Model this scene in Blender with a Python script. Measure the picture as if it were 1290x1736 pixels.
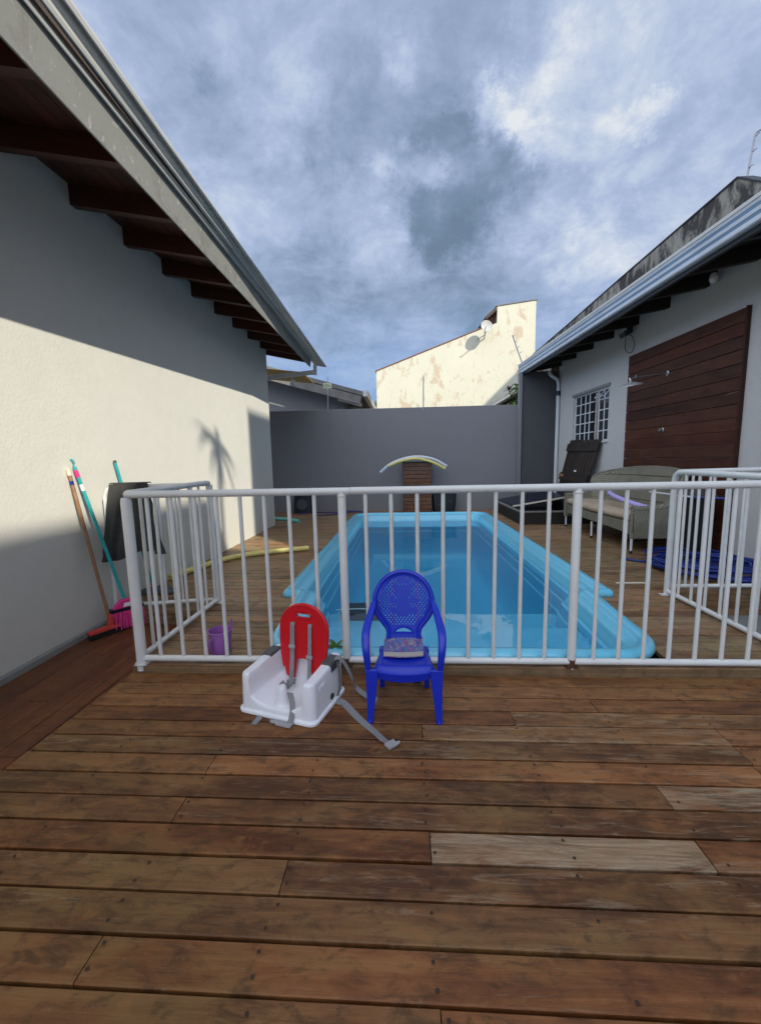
import bpy, bmesh, math, random
from mathutils import Vector, Matrix, noise
R = math.radians
rnd = random.Random(7)
for o in list(bpy.data.objects): bpy.data.objects.remove(o)
sc = bpy.context.scene
COL = sc.collection

# ------------------------------------------------------------------ camera
cd = bpy.data.cameras.new('camera'); cam = bpy.data.objects.new('camera', cd); COL.objects.link(cam)
# rows: world axes x (across the deck), y (along the pool), z expressed in camera right / down / forward
RW = ((0.99829396, -0.01326294, -0.05686174), (0.05469011, -0.12866568, 0.99017884), (-0.02044883, -0.99159933, -0.12772082))
m = Matrix([[r[0], -r[1], -r[2]] for r in RW])
cam.matrix_world = Matrix.Translation((0, 0, 1.25)) @ m.to_4x4()
cd.sensor_fit = 'VERTICAL'; cd.sensor_height = 24.0
cd.lens = 24.0 * 688.0 / 1736.0
cd.shift_y = 2.0 / 1736.0
cd.clip_start = 0.05; cd.clip_end = 3000
sc.camera = cam
sc.render.resolution_x = 760; sc.render.resolution_y = 1024

# ------------------------------------------------------------------ sun and sky
SUN = Vector((1.0, -1.0, 1.03)).normalized()
sd = bpy.data.lights.new('sun', 'SUN'); sd.energy = 5.0; sd.angle = R(0.53); sd.color = (1.0, 0.93, 0.80)
sun = bpy.data.objects.new('sun', sd); COL.objects.link(sun)
sun.rotation_euler = SUN.to_track_quat('Z', 'Y').to_euler(); sun.location = (20, -20, 20)
sun['label'] = 'low afternoon sun'; 
sc.view_settings.view_transform = 'Standard'; sc.view_settings.look = 'None'
sc.view_settings.exposure = 0.12; sc.view_settings.gamma = 1.0; sc.view_settings.use_curve_mapping = False

class NT:
    """tiny node-tree writer"""
    def __init__(s, tree): s.t = tree; s.n = tree.nodes; s.l = tree.links
    def new(s, typ, **kw):
        nd = s.n.new(typ)
        for k, v in kw.items():
            if k == 'ins':
                for a, b in v.items():
                    if hasattr(b, 'is_output') : s.l.new(b, nd.inputs[a])
                    else: nd.inputs[a].default_value = b
            else: setattr(nd, k, v)
        return nd
    def math(s, op, a, b=None, c=None, clamp=False):
        nd = s.n.new('ShaderNodeMath'); nd.operation = op; nd.use_clamp = clamp
        for i, x in enumerate((a, b, c)):
            if x is None: continue
            if hasattr(x, 'is_output'): s.l.new(x, nd.inputs[i])
            else: nd.inputs[i].default_value = x
        return nd.outputs[0]
    def vmath(s, op, a, b=None, scale=None):
        nd = s.n.new('ShaderNodeVectorMath'); nd.operation = op
        for i, x in enumerate((a, b)):
            if x is None: continue
            if hasattr(x, 'is_output'): s.l.new(x, nd.inputs[i])
            else: nd.inputs[i].default_value = x
        if scale is not None:
            if hasattr(scale, 'is_output'): s.l.new(scale, nd.inputs['Scale'])
            else: nd.inputs['Scale'].default_value = scale
        return nd.outputs['Value'] if op in ('DOT_PRODUCT', 'LENGTH') else nd.outputs[0]
    def noise(s, vec, scale, detail=4, rough=0.55, dist=0.0, dims='3D'):
        nd = s.n.new('ShaderNodeTexNoise'); nd.noise_dimensions = dims
        s.l.new(vec, nd.inputs['Vector'])
        for k, v in (('Scale', scale), ('Detail', detail), ('Roughness', rough), ('Distortion', dist)): nd.inputs[k].default_value = v
        return nd.outputs['Fac']
    def ramp(s, f, stops, interp='LINEAR'):
        nd = s.n.new('ShaderNodeValToRGB'); s.l.new(f, nd.inputs[0]); cr = nd.color_ramp; cr.interpolation = interp
        while len(cr.elements) < len(stops): cr.elements.new(0.5)
        for e, (p, c) in zip(cr.elements, stops):
            e.position = p; e.color = (c, c, c, 1) if isinstance(c, (int, float)) else (*c, 1)
        return nd.outputs[0]
    def mix(s, f, a, b, typ='MIX'):
        nd = s.n.new('ShaderNodeMix'); nd.data_type = 'RGBA'; nd.blend_type = typ
        for i, x in ((0, f), (6, a), (7, b)):
            if hasattr(x, 'is_output'): s.l.new(x, nd.inputs[i])
            elif i == 0: nd.inputs[i].default_value = x
            else: nd.inputs[i].default_value = (*x, 1)
        return nd.outputs[2]
    def mapping(s, vec, scale=(1, 1, 1), loc=(0, 0, 0), rot=(0, 0, 0)):
        nd = s.n.new('ShaderNodeMapping'); s.l.new(vec, nd.inputs[0])
        nd.inputs['Scale'].default_value = scale; nd.inputs['Location'].default_value = loc; nd.inputs['Rotation'].default_value = rot
        return nd.outputs[0]

w = bpy.data.worlds.new('World'); sc.world = w; w.use_nodes = True
T = NT(w.node_tree); T.n.clear()
SKY_S = 0.10
gen = T.new('ShaderNodeTexCoord').outputs['Generated']
d = T.vmath('NORMALIZE', gen)
sky = T.new('ShaderNodeTexSky', sky_type='NISHITA', sun_disc=False, sun_elevation=math.asin(SUN.z), sun_rotation=math.atan2(SUN.x, SUN.y), dust_density=1.0)
sx = T.new('ShaderNodeSeparateXYZ'); T.l.new(d, sx.inputs[0])
zc = T.math('MAXIMUM', sx.outputs[2], 0.0)
# clouds: soft patches at fixed headings, broken up by noise in a perspective cloud layer
dv = T.math('ADD', zc, 0.30)
px = T.math('DIVIDE', sx.outputs[0], dv); py = T.math('DIVIDE', sx.outputs[1], dv)
cp = T.new('ShaderNodeCombineXYZ', ins={0: px, 1: py, 2: zc}).outputs[0]
n1 = T.noise(T.mapping(cp, (1.5, 1.5, 1.0), (3.1, 1.7, 0.2)), 1.0, 10, 0.60, 0.25)
n2 = T.noise(T.mapping(cp, (5.0, 5.0, 2.0), (7.3, 2.2, 5.0)), 1.0, 11, 0.66, 0.3)
n3 = T.noise(T.mapping(d, (2.6, 2.6, 8.0), (1.3, 4.0, 2.0), (0.0, 0.16, 0.0)), 1.0, 8, 0.6, 0.6)
def dirpix(u, v):
    a = Vector((u - 645.0, v - 870.0, 688.0)).normalized()
    return tuple(sum(r[i] * a[i] for i in range(3)) for r in RW)
wn = T.new('ShaderNodeTexNoise', ins={'Vector': T.mapping(d, (1, 1, 1), (0.4, 0.9, 0.1)), 'Scale': 7.0, 'Detail': 12.0, 'Roughness': 0.72}).outputs['Color']
warp = T.vmath('SCALE', T.vmath('SUBTRACT', wn, (0.5, 0.5, 0.5)), scale=0.26)
dw = T.vmath('NORMALIZE', T.vmath('ADD', d, warp))
def blob(u, v, rpx, amp, hard=1.0):
    """soft patch of cloud round a fixed heading in the sky"""
    c = dirpix(u, v); dist = math.hypot(u - 645, v - 870)
    ang = rpx / 688.0 * (688.0 ** 2 / (688.0 ** 2 + dist ** 2)) ** 0.75
    k = 1.0 / (1.0 - math.cos(ang))
    q = T.math('MULTIPLY', T.math('SUBTRACT', 1.0, T.vmath('DOT_PRODUCT', dw, c)), k)
    return T.math('MULTIPLY', T.math('EXPONENT', T.math('MULTIPLY', T.math('POWER', q, hard), -1.0)), amp)
def total(lst):
    a = lst[0]
    for b in lst[1:]: a = T.math('ADD', a, b)
    return a
dark = total([blob(*b) for b in ((765, 325, 118, .90, 3.0), (625, 240, 105, .55, 1.8), (750, 385, 62, .50, 2.2), (470, 300, 50, .35, 1.6), (700, 60, 150, .30, 1.2), (560, 300, 85, .35, 1.5), (840, 50, 90, .28), (905, 345, 60, .50, 1.8), (985, 345, 45, .40, 1.6), (345, 148, 30, .35, 1.5), (610, 500, 120, .80, 1.4), (800, 480, 110, .75, 1.6), (910, 480, 60, .5), (480, 480, 80, .55), (390, 265, 90, .45), (230, 110, 60, .2), (520, 60, 100, .2), (740, 170, 60, .2), (700, 420, 45, .25))])
lite = total([blob(*b) for b in ((850, 190, 60, .80, 1.5), (890, 235, 45, .4, 1.4), (668, 85, 42, .35, 1.2), (1095, 175, 34, .45, 1.4), (1035, 205, 40, .30, 1.4), (1060, 50, 90, .30, 1.2), (945, 95, 60, .40), (650, 300, 40, .55, 1.5), (720, 290, 30, .4, 1.5), (590, 350, 40, .35, 1.5), (930, 300, 60, .40), (600, 625, 50, .35), (720, 560, 50, .15), (650, 450, 70, .35, 1.4), (430, 190, 120, .22), (1020, 430, 150, .45), (540, 520, 45, .3), (870, 420, 70, .3), (700, 290, 40, .25), (620, 440, 50, .25))])
det = T.math('SUBTRACT', n2, 0.5); det1 = T.math('SUBTRACT', n1, 0.5)
val = T.math('ADD', 0.66, T.math('SUBTRACT', T.math('MULTIPLY', lite, 0.44), T.math('MULTIPLY', dark, 0.36)))
val = T.math('ADD', val, T.math('ADD', T.math('MULTIPLY', det, 1.05), T.math('MULTIPLY', det1, 0.60)))
cloudcol = T.ramp(val, [(0.05, (.150, .215, .305)), (0.28, (.195, .270, .385)), (0.48, (.30, .385, .55)), (0.66, (.41, .50, .70)), (0.82, (.55, .63, .78)), (1.0, (.80, .83, .86))])
lowf = T.ramp(sx.outputs[2], [(0.0, 1.0), (0.12, 0.95), (0.36, 0.0)])
blue = T.mix(T.ramp(n3, [(0.44, 0.0), (0.72, 1.0)]), (.105, .255, .57), (.34, .48, .72))
body = T.mix(T.math('MULTIPLY', lowf, T.ramp(val, [(0.15, 0.55), (0.6, 0.92)])), cloudcol, blue)
# sky behind and left of the camera boosted as added fill light
bk_ = T.math('ADD', T.math('ADD', T.math('MULTIPLY', sx.outputs[1], -0.82), T.math('MULTIPLY', sx.outputs[0], -0.42)), T.math('MULTIPLY', sx.outputs[2], 0.25))
fill_boost = T.ramp(T.math('MULTIPLY_ADD', bk_, 0.5, 0.5), [(0.0, 0.0), (0.52, 0.0), (0.74, 0.85), (1.0, 1.0)])
body = T.mix(1.0, body, T.mix(fill_boost, (1, 1, 1), (4.1, 3.7, 3.2)), 'MULTIPLY')
bodyS = T.mix(1.0, body, (1 / SKY_S,) * 3, 'MULTIPLY')
final = T.mix(0.88, sky.outputs[0], bodyS)
bg = T.new('ShaderNodeBackground', ins={'Color': final, 'Strength': SKY_S})
T.l.new(bg.outputs[0], T.new('ShaderNodeOutputWorld').inputs[0])

# ------------------------------------------------------------------ mesh writer
class MB:
    def __init__(s): s.v = []; s.f = []; s.uv = []; s.c = []; s.mi = []
    def face(s, idx, uv=None, col=None, mi=0):
        s.f.append(tuple(idx)); s.uv.append(uv); s.c.append(col); s.mi.append(mi)
    def add(s, pts):
        b = len(s.v); s.v.extend(Vector(p) for p in pts); return b
    def hexa(s, p, col=None, mi=0):   # 8 pts: bottom 4 ccw, top 4 ccw
        b = s.add(p)
        for q in ((3, 2, 1, 0), (4, 5, 6, 7), (0, 1, 5, 4), (1, 2, 6, 5), (2, 3, 7, 6), (3, 0, 4, 7)): s.face([b + i for i in q], None, col, mi)
    def box(s, x0, x1, y0, y1, z0, z1, col=None, mi=0):
        s.hexa([(x0, y0, z0), (x1, y0, z0), (x1, y1, z0), (x0, y1, z0), (x0, y0, z1), (x1, y0, z1), (x1, y1, z1), (x0, y1, z1)], col, mi)
    def obox(s, c, ax, ay, az, col=None, mi=0):   # centre and three half-axis vectors
        c, ax, ay, az = map(Vector, (c, ax, ay, az))
        s.hexa([c + sx * ax + sy * ay + sz * az for sz in (-1, 1) for sx, sy in ((-1, -1), (1, -1), (1, 1), (-1, 1))], col, mi)
    def sweep(s, pts, sec, side=None, closed=False, cap=True, mi=0):
        """sec: list of (a,b) or function(i,t)->list; a along side vector, b along the other normal"""
        pts = [Vector(p) for p in pts]; n = len(pts); rings = []
        prev = None
        for i, p in enumerate(pts):
            if closed: t = pts[(i + 1) % n] - pts[i - 1]
            else: t = pts[min(i + 1, n - 1)] - pts[max(i - 1, 0)]
            t = t.normalized() if t.length > 1e-9 else Vector((0, 0, 1))
            if side is not None:
                sv = Vector(side(i / max(n - 1, 1)) if callable(side) else side)
                a = (sv - sv.dot(t) * t)
                a = a.normalized() if a.length > 1e-6 else t.orthogonal().normalized()
            elif prev is None:
                a = t.orthogonal().normalized()
                if abs(t.z) < 0.9: a = t.cross(Vector((0, 0, 1))).normalized()
            else:
                a = prev - prev.dot(t) * t; a = a.normalized() if a.length > 1e-6 else t.orthogonal().normalized()
            prev = a; bb = t.cross(a)
            S = sec(i, i / max(n - 1, 1)) if callable(sec) else sec
            rings.append(s.add([p + a * x + bb * y for x, y in S]))
            k = len(S)
        for i in range(n if closed else n - 1):
            A, B = rings[i], rings[(i + 1) % n]
            for j in range(k): s.face((A + j, A + (j + 1) % k, B + (j + 1) % k, B + j), None, None, mi)
        if cap and not closed:
            s.face([rings[0] + j for j in reversed(range(k))], None, None, mi); s.face([rings[-1] + j for j in range(k)], None, None, mi)
    def tube(s, pts, r, n=10, closed=False, cap=True, mi=0):
        if callable(r): f = lambda i, t: [(r(t) * math.cos(2 * math.pi * j / n), r(t) * math.sin(2 * math.pi * j / n)) for j in range(n)]
        else: f = [(r * math.cos(2 * math.pi * j / n), r * math.sin(2 * math.pi * j / n)) for j in range(n)]
        s.sweep(pts, f, None, closed, cap, mi)
    def ribbon(s, pts, wd, th=0.002, side=(1, 0, 0)):
        s.sweep(pts, [(-wd / 2, -th / 2), (wd / 2, -th / 2), (wd / 2, th / 2), (-wd / 2, th / 2)], side)
    def lathe(s, prof, c, n=24, M=None, cap=False, mi=0):
        c = Vector(c); rings = []
        for r, z in prof:
            P = [Vector((r * math.cos(2 * math.pi * j / n), r * math.sin(2 * math.pi * j / n), z)) for j in range(n)]
            if M: P = [M @ p for p in P]
            rings.append(s.add([c + p for p in P]))
        for A, B in zip(rings, rings[1:]):
            for j in range(n): s.face((A + j, A + (j + 1) % n, B + (j + 1) % n, B + j), None, None, mi)
        if cap:
            s.face([rings[0] + j for j in reversed(range(n))], None, None, mi); s.face([rings[-1] + j for j in range(n)], None, None, mi)
    def loft(s, secs, closed_sec=True, cap=True, mi=0, col=None):
        rings = [s.add(q) for q in secs]; k = len(secs[0])
        for A, B in zip(rings, rings[1:]):
            for j in range(k if closed_sec else k - 1): s.face((A + j, A + (j + 1) % k, B + (j + 1) % k, B + j), None, col, mi)
        if cap and closed_sec:
            s.face([rings[0] + j for j in reversed(range(k))], None, col, mi); s.face([rings[-1] + j for j in range(k)], None, col, mi)
    def grid(s, fn, nu, nv, th=None):
        b = s.add([fn(i / nu, j / nv) for j in range(nv + 1) for i in range(nu + 1)])
        for j in range(nv):
            for i in range(nu):
                q = b + j * (nu + 1) + i; s.face((q, q + 1, q + nu + 2, q + nu + 1))
    def holes(s, outer, holes, org, ax, ay, th):
        """flat plate with holes: 2-D outlines placed by org + x*ax + y*ay, thickness th along ax x ay"""
        org, ax, ay = Vector(org), Vector(ax), Vector(ay); nz = ax.cross(ay).normalized()
        bm = bmesh.new(); es = []
        for lp in [outer] + holes:
            vs = [bm.verts.new(org + ax * x + ay * y) for x, y in lp]
            es += [bm.edges.new((vs[i], vs[(i + 1) % len(vs)])) for i in range(len(vs))]
        bmesh.ops.triangle_fill(bm, use_beauty=True, use_dissolve=False, edges=es)
        bmesh.ops.recalc_face_normals(bm, faces=bm.faces)
        g = bmesh.ops.extrude_face_region(bm, geom=list(bm.faces))
        bmesh.ops.translate(bm, vec=nz * th, verts=[q for q in g['geom'] if isinstance(q, bmesh.types.BMVert)])
        bmesh.ops.recalc_face_normals(bm, faces=bm.faces)
        bm.verts.index_update(); b = s.add([v.co.copy() for v in bm.verts])
        for f in bm.faces: s.face([b + v.index for v in f.verts])
        bm.free()
    def build(s, name, mats, parent=None, smooth=None, bevel=None, recalc=True, segs=1):
        root = parent
        while root is not None and root.parent is not None: root = root.parent
        if parent is None:
            xs = [v.x for v in s.v]; ys = [v.y for v in s.v]; zs = [v.z for v in s.v]
            org = Vector(((min(xs) + max(xs)) / 2, (min(ys) + max(ys)) / 2, min(zs)))
        else: org = root.location.copy()
        me = bpy.data.meshes.new(name); me.from_pydata([v - org for v in s.v], [], s.f)
        for mt in (mats if isinstance(mats, (list, tuple)) else [mats]): me.materials.append(mt)
        if any(u is not None for u in s.uv):
            ul = me.uv_layers.new(name='UVMap').data; k = 0
            for f, u in zip(s.f, s.uv):
                for i in range(len(f)):
                    if u: ul[k + i].uv = u[i]
                k += len(f)
        if any(c is not None for c in s.c):
            ca = me.color_attributes.new('Col', 'FLOAT_COLOR', 'CORNER').data; k = 0
            for f, c in zip(s.f, s.c):
                for i in range(len(f)): ca[k + i].color = (*(c or (.5, 0, .5)), 1)
                k += len(f)
        for p, mi in zip(me.polygons, s.mi): p.material_index = mi
        if recalc or bevel:
            bm = bmesh.new(); bm.from_mesh(me)
            if recalc: bmesh.ops.recalc_face_normals(bm, faces=bm.faces)
            if bevel:
                bmesh.ops.remove_doubles(bm, verts=bm.verts, dist=1e-5)
                ed = [e for e in bm.edges if len(e.link_faces) == 2 and e.calc_face_angle(0) > R(40)]
                bmesh.ops.bevel(bm, geom=ed, offset=bevel, segments=segs, affect='EDGES', clamp_overlap=True)
            bm.to_mesh(me); bm.free()
        if smooth:
            me.shade_smooth(); me.set_sharp_from_angle(angle=R(smooth))
        o = bpy.data.objects.new(name, me); COL.objects.link(o)
        if parent is None: o.location = org
        else: o.parent = parent
        return o

def tag(o, label=None, cat=None, group=None, kind=None):
    if label: o['label'] = label
    if cat: o['category'] = cat
    if group: o['group'] = group
    if kind: o['kind'] = kind
    return o
def thing(name, label, cat, loc, group=None):
    o = bpy.data.objects.new(name, None); COL.objects.link(o); o.location = loc; o.empty_display_size = 0.1
    return tag(o, label, cat, group)
def arc(cx, cy, r, a0, a1, n): return [(cx + r * math.cos(R(a0 + (a1 - a0) * i / n)), cy + r * math.sin(R(a0 + (a1 - a0) * i / n))) for i in range(n + 1)]
def lerp(a, b, t): return a + (b - a) * t
def spline(pts, n=8):
    P = [Vector(p) for p in pts]; P = [2 * P[0] - P[1]] + P + [2 * P[-1] - P[-2]]; out = []
    for i in range(1, len(P) - 2):
        for k in range(n):
            t = k / n; a, b, c, e = P[i - 1:i + 3]
            out.append(0.5 * ((2 * b) + (-a + c) * t + (2 * a - 5 * b + 4 * c - e) * t * t + (-a + 3 * b - 3 * c + e) * t ** 3))
    out.append(P[-2]); return out

# ------------------------------------------------------------------ materials
MAT = {}
def mat(name, col, rough=0.5, bump=0.0, bscale=60, var=0.0, vscale=4, metal=0.0, spec=0.5, dirt=None, coat=0.0, trans=None):
    m_ = bpy.data.materials.new(name); m_.use_nodes = True; t = NT(m_.node_tree); b = t.n['Principled BSDF']
    co = t.new('ShaderNodeTexCoord').outputs['Object']
    c = None
    if var:
        f = t.noise(co, vscale, 6, 0.6); c = t.mix(t.ramp(f, [(0.3, 0.0), (0.7, 1.0)]), tuple(x * (1 - var) for x in col), tuple(min(1, x * (1 + var)) for x in col))
    if dirt:   # (colour, scale, threshold)
        f = t.noise(co, dirt[1], 8, 0.65, 0.4); mk = t.ramp(f, [(dirt[2], 0.0), (dirt[2] + 0.12, 1.0)])
        c = t.mix(mk, c if c is not None else col, dirt[0])
    if c is not None: t.l.new(c, b.inputs['Base Color'])
    else: b.inputs['Base Color'].default_value = (*col, 1)
    b.inputs['Roughness'].default_value = rough; b.inputs['Metallic'].default_value = metal
    b.inputs['Specular IOR Level'].default_value = spec; b.inputs['Coat Weight'].default_value = coat
    if bump:
        f = t.noise(co, bscale, 5, 0.6)
        bn = t.new('ShaderNodeBump', ins={'Strength': bump, 'Distance': 0.004, 'Height': f}); t.l.new(bn.outputs[0], b.inputs['Normal'])
    MAT[name] = m_; return m_
def wood(name, dark, mid, light, grey=(.44, .34, .22), rough=0.45, gs=(1.2, 26), patch=1.0, spec=0.5):
    """boards: UV (m along, m across) + per-board colour attribute (tone, weathering, seed)"""
    m_ = bpy.data.materials.new(name); m_.use_nodes = True; t = NT(m_.node_tree); b = t.n['Principled BSDF']
    uv = t.new('ShaderNodeTexCoord'); at = t.new('ShaderNodeAttribute', attribute_name='Col')
    sp = t.new('ShaderNodeSeparateColor'); t.l.new(at.outputs['Color'], sp.inputs[0])
    tone, wth, seed = sp.outputs
    sv = t.new('ShaderNodeCombineXYZ', ins={0: t.math('MULTIPLY', seed, 37.0), 1: t.math('MULTIPLY', seed, 11.0), 2: seed}).outputs[0]
    uvv = t.vmath('ADD', uv.outputs['UV'], sv)
    g1 = t.noise(t.mapping(uvv, (gs[0] * 1.6, gs[1], 1)), 1.0, 8, 0.62, 0.9)
    g2 = t.noise(t.mapping(uvv, (gs[0] * 5, gs[1] * 6, 1)), 1.0, 5, 0.65, 0.3)
    pt = t.noise(t.mapping(uvv, (2.6, 8.0, 1)), 1.0, 6, 0.6, 0.5)
    wp = t.noise(uv.outputs['Object'], 1.1, 5, 0.6, 0.3)
    f = t.math('ADD', t.math('MULTIPLY', g1, 0.7), t.math('MULTIPLY', tone, 0.30)); f = t.math('ADD', f, 0.10); f = t.math('ADD', f, t.math('MULTIPLY', t.math('SUBTRACT', pt, 0.5), 1.1 * patch))
    c = t.ramp(f, [(0.38, dark), (0.62, mid), (0.92, light)])
    c = t.mix(t.ramp(t.math('FRACT', t.math('MULTIPLY', seed, 7.3)), [(0.35, 0.0), (0.9, 0.55)]), c, t.mix(1.0, c, (1.30, .92, .72), 'MULTIPLY'))
    # green-brown staining and sun-greyed patches worn into the boards
    olive = t.ramp(t.math('ADD', wp, t.math('MULTIPLY', t.math('SUBTRACT', pt, 0.5), 0.8)), [(0.50, 0.0), (0.68, 0.62)])
    c = t.mix(t.math('MULTIPLY', olive, patch), c, (mid[0] * 0.95, mid[1] * 1.22, mid[2] * 1.05))
    mt_ = t.noise(t.mapping(uv.outputs['Object'], (10, 22, 10), (3, 1, 2)), 1.0, 9, 0.70, 0.6)
    c = t.mix(t.math('MULTIPLY', t.ramp(mt_, [(0.50, 0.0), (0.62, 0.62)]), patch), c, (dark[0] * .62, dark[1] * .80, dark[2] * .85))
    c = t.mix(t.math('MULTIPLY', t.ramp(mt_, [(0.33, 0.55), (0.44, 0.0)]), patch), c, (light[0] * 1.0, light[1] * .82, light[2] * .65))
    gm = t.math('ADD', t.math('MULTIPLY', wth, 0.72), t.math('MULTIPLY', t.math('SUBTRACT', t.noise(t.mapping(uvv, (3.5, 40, 1)), 1.0, 10, 0.76, 1.0), 0.5), 2.6))
    gm = t.ramp(gm, [(0.32, 0.0), (1.1, 0.85)])
    c = t.mix(gm, c, grey)
    sc_ = t.ramp(t.noise(t.mapping(uvv, (9, 60, 1), (4, 2, 0)), 1.0, 9, 0.75, 1.2), [(0.61, 0.0), (0.70, 0.75)])
    c = t.mix(t.math('MULTIPLY', sc_, t.math('ADD', 0.35, wth)), c, (.38, .31, .20))
    blk = t.ramp(t.noise(t.mapping(uvv, (6, 14, 1), (9, 3, 1)), 1.0, 8, 0.7, 0.6), [(0.64, 0.0), (0.76, 0.7)])
    c = t.mix(t.math('MULTIPLY', blk, patch), c, (dark[0] * .45, dark[1] * .5, dark[2] * .6))
    c = t.mix(t.math('MULTIPLY', g2, 0.55), c, t.mix(1.0, c, (.55, .5, .48), 'MULTIPLY'))
    t.l.new(c, b.inputs['Base Color'])
    rr = t.math('ADD', rough - 0.12, t.math('MULTIPLY', pt, 0.30)); t.l.new(rr, b.inputs['Roughness']); b.inputs['Specular IOR Level'].default_value = spec
    h = t.math('ADD', t.math('MULTIPLY', g1, 0.6), t.math('MULTIPLY', g2, 0.5))
    bn = t.new('ShaderNodeBump', ins={'Strength': 0.55, 'Distance': 0.005, 'Height': h}); t.l.new(bn.outputs[0], b.inputs['Normal'])
    MAT[name] = m_; return m_
def plaster(name, col, stains=(), bump=0.25, rough=0.85, streak=None):
    m_ = bpy.data.materials.new(name); m_.use_nodes = True; t = NT(m_.node_tree); b = t.n['Principled BSDF']
    co = t.new('ShaderNodeTexCoord').outputs['Object']
    c = t.mix(t.noise(co, 0.9, 5, 0.6), tuple(x * .92 for x in col), tuple(min(1, x * 1.06) for x in col))
    c = t.mix(t.ramp(t.noise(co, 9.0, 7, 0.7), [(0.45, 0.0), (0.75, 0.5)]), c, tuple(x * .9 for x in col))
    for (sc1, th, wd, scol, amt, stretch) in stains:
        f = t.noise(t.mapping(co, stretch, (sc1 * 3.3, th * 9, 1.0)), sc1, 9, 0.68, 0.5)
        c = t.mix(t.ramp(f, [(th, 0.0), (th + wd, amt)]), c, scol)
    t.l.new(c, b.inputs['Base Color']); b.inputs['Roughness'].default_value = rough
    h = t.math('ADD', t.noise(co, 45, 6, 0.6), t.math('MULTIPLY', t.noise(co, 6, 3, 0.5), 0.8))
    bn = t.new('ShaderNodeBump', ins={'Strength': bump, 'Distance': 0.006, 'Height': h}); t.l.new(bn.outputs[0], b.inputs['Normal'])
    MAT[name] = m_; return m_

wood('deck_boards', (.095, .038, .013), (.200, .092, .033), (.32, .170, .066), patch=1.0, rough=0.50, spec=0.3)
wood('terrace_boards', (.14, .078, .036), (.26, .165, .085), (.38, .26, .15), patch=1.0, rough=0.46, spec=0.4)
wood('strip_boards', (.080, .024, .009), (.150, .052, .018), (.22, .088, .032), patch=0.7, rough=0.45, spec=0.35)
wood('clad_boards', (.034, .011, .006), (.074, .025, .013), (.135, .052, .025), patch=0.5, rough=0.5, spec=0.25)
wood('rafter_wood', (.030, .008, .004), (.070, .020, .010), (.11, .036, .018), patch=0.4, rough=0.5)
wood('dark_boards', (.012, .008, .005), (.032, .022, .014), (.06, .042, .028), patch=0.6, rough=0.6)
wood('pillar_boards', (.06, .024, .010), (.14, .06, .025), (.23, .11, .045), patch=0.6, rough=0.5)
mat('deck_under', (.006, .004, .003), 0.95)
mat('nail_rust', (.040, .020, .011), 0.7)
plaster('left_plaster', (.66, .65, .58), [(2.2, .64, .12, (.50, .49, .46), .35, (1, 1, 1)), (7.0, .70, .05, (.35, .34, .33), .5, (1, 1, .6)), (1.0, .60, .2, (.60, .58, .53), .4, (1, 1, .3))], bump=0.35)
plaster('right_plaster', (.54, .53, .50), [(1.5, .62, .14, (.28, .28, .27), .5, (1, 1, 2.2)), (3.0, .62, .12, (.42, .41, .39), .5, (1, 1, .35))], bump=0.35)
plaster('grey_plaster', (.215, .213, .220), [(0.8, .60, .2, (.255, .253, .26), .6, (1, 1, .4)), (2.0, .60, .10, (.16, .16, .165), .35, (1, 1, .25))], bump=0.2)
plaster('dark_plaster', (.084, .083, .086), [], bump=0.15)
plaster('cream_plaster', (.58, .56, .435), [(1.3, .585, .05, (.47, .36, .25), .8, (1, 1, .6)), (3.4, .575, .04, (.47, .38, .28), .7, (1, 1, .5)), (5.0, .62, .05, (.34, .27, .20), .6, (1, 1, .35)), (.6, .62, .2, (.60, .57, .46), .5, (1, 1, .3))])
plaster('cream_clean', (.79, .76, .60), [(.6, .58, .2, (.62, .59, .47), .4, (1, 1, .3)), (3.2, .72, .04, (.50, .36, .2), .5, (1, 1, .4))])
plaster('mould_plaster', (.30, .275, .225), [(3.4, .44, .10, (.030, .026, .024), .94, (1, 1, .45)), (1.2, .58, .14, (.17, .13, .09), .7, (1, 1, .6))])
plaster('fascia_cement', (.255, .26, .24), [(3.0, .52, .14, (.17, .168, .15), .75, (1, 1, 1)), (14.0, .60, .05, (.44, .44, .41), .7, (1, 1, 1)), (22.0, .66, .04, (.07, .06, .05), .7, (1, 1, 1))])
plaster('concrete', (.19, .19, .185), [(2.0, .58, .15, (.12, .115, .11), .7, (1, 1, 1))])
plaster('render_white', (.60, .59, .56), [(2.0, .6, .12, (.35, .34, .32), .6, (1, 1, .6))])
mat('gutter_metal', (.50, .50, .47), 0.42, metal=0.15, var=0.12, vscale=3, dirt=((.22, .20, .17), 5, .66))
mat('gutter_blue', (.62, .66, .70), 0.40, metal=0.10, var=0.1, vscale=3)
mat('white_paint', (.70, .70, .665), 0.33, bump=0.12, bscale=35, var=0.05, vscale=9, dirt=((.30, .20, .12), 14, .675))
mat('rust', (.09, .035, .015), 0.9, bump=0.6, bscale=90)
mat('white_plastic', (.84, .85, .88), 0.36, var=0.03, vscale=12, spec=0.45)
mat('red_plastic', (.60, .008, .016), 0.34, spec=0.4, var=0.05, vscale=9)
mat('blue_plastic', (.005, .024, .46), 0.30, spec=0.45, bump=0.05, bscale=120, var=0.08, vscale=14)
mat('strap_grey', (.25, .25, .255), 0.85, bump=0.5, bscale=400, var=0.1, vscale=40)
mat('clip_grey', (.075, .078, .085), 0.5)
mat('buckle_grey', (.34, .34, .35), 0.4)
mat('black_plastic', (.012, .012, .014), 0.4, var=0.2, vscale=30)
mat('black_cloth', (.045, .045, .043), 0.9, bump=0.6, bscale=60, var=0.25, vscale=10)
mat('dark_blue', (.008, .012, .028), 0.35, var=0.3, vscale=8)
mat('hose_blue', (.006, .025, .19), 0.35, var=0.2, vscale=20)
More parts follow.
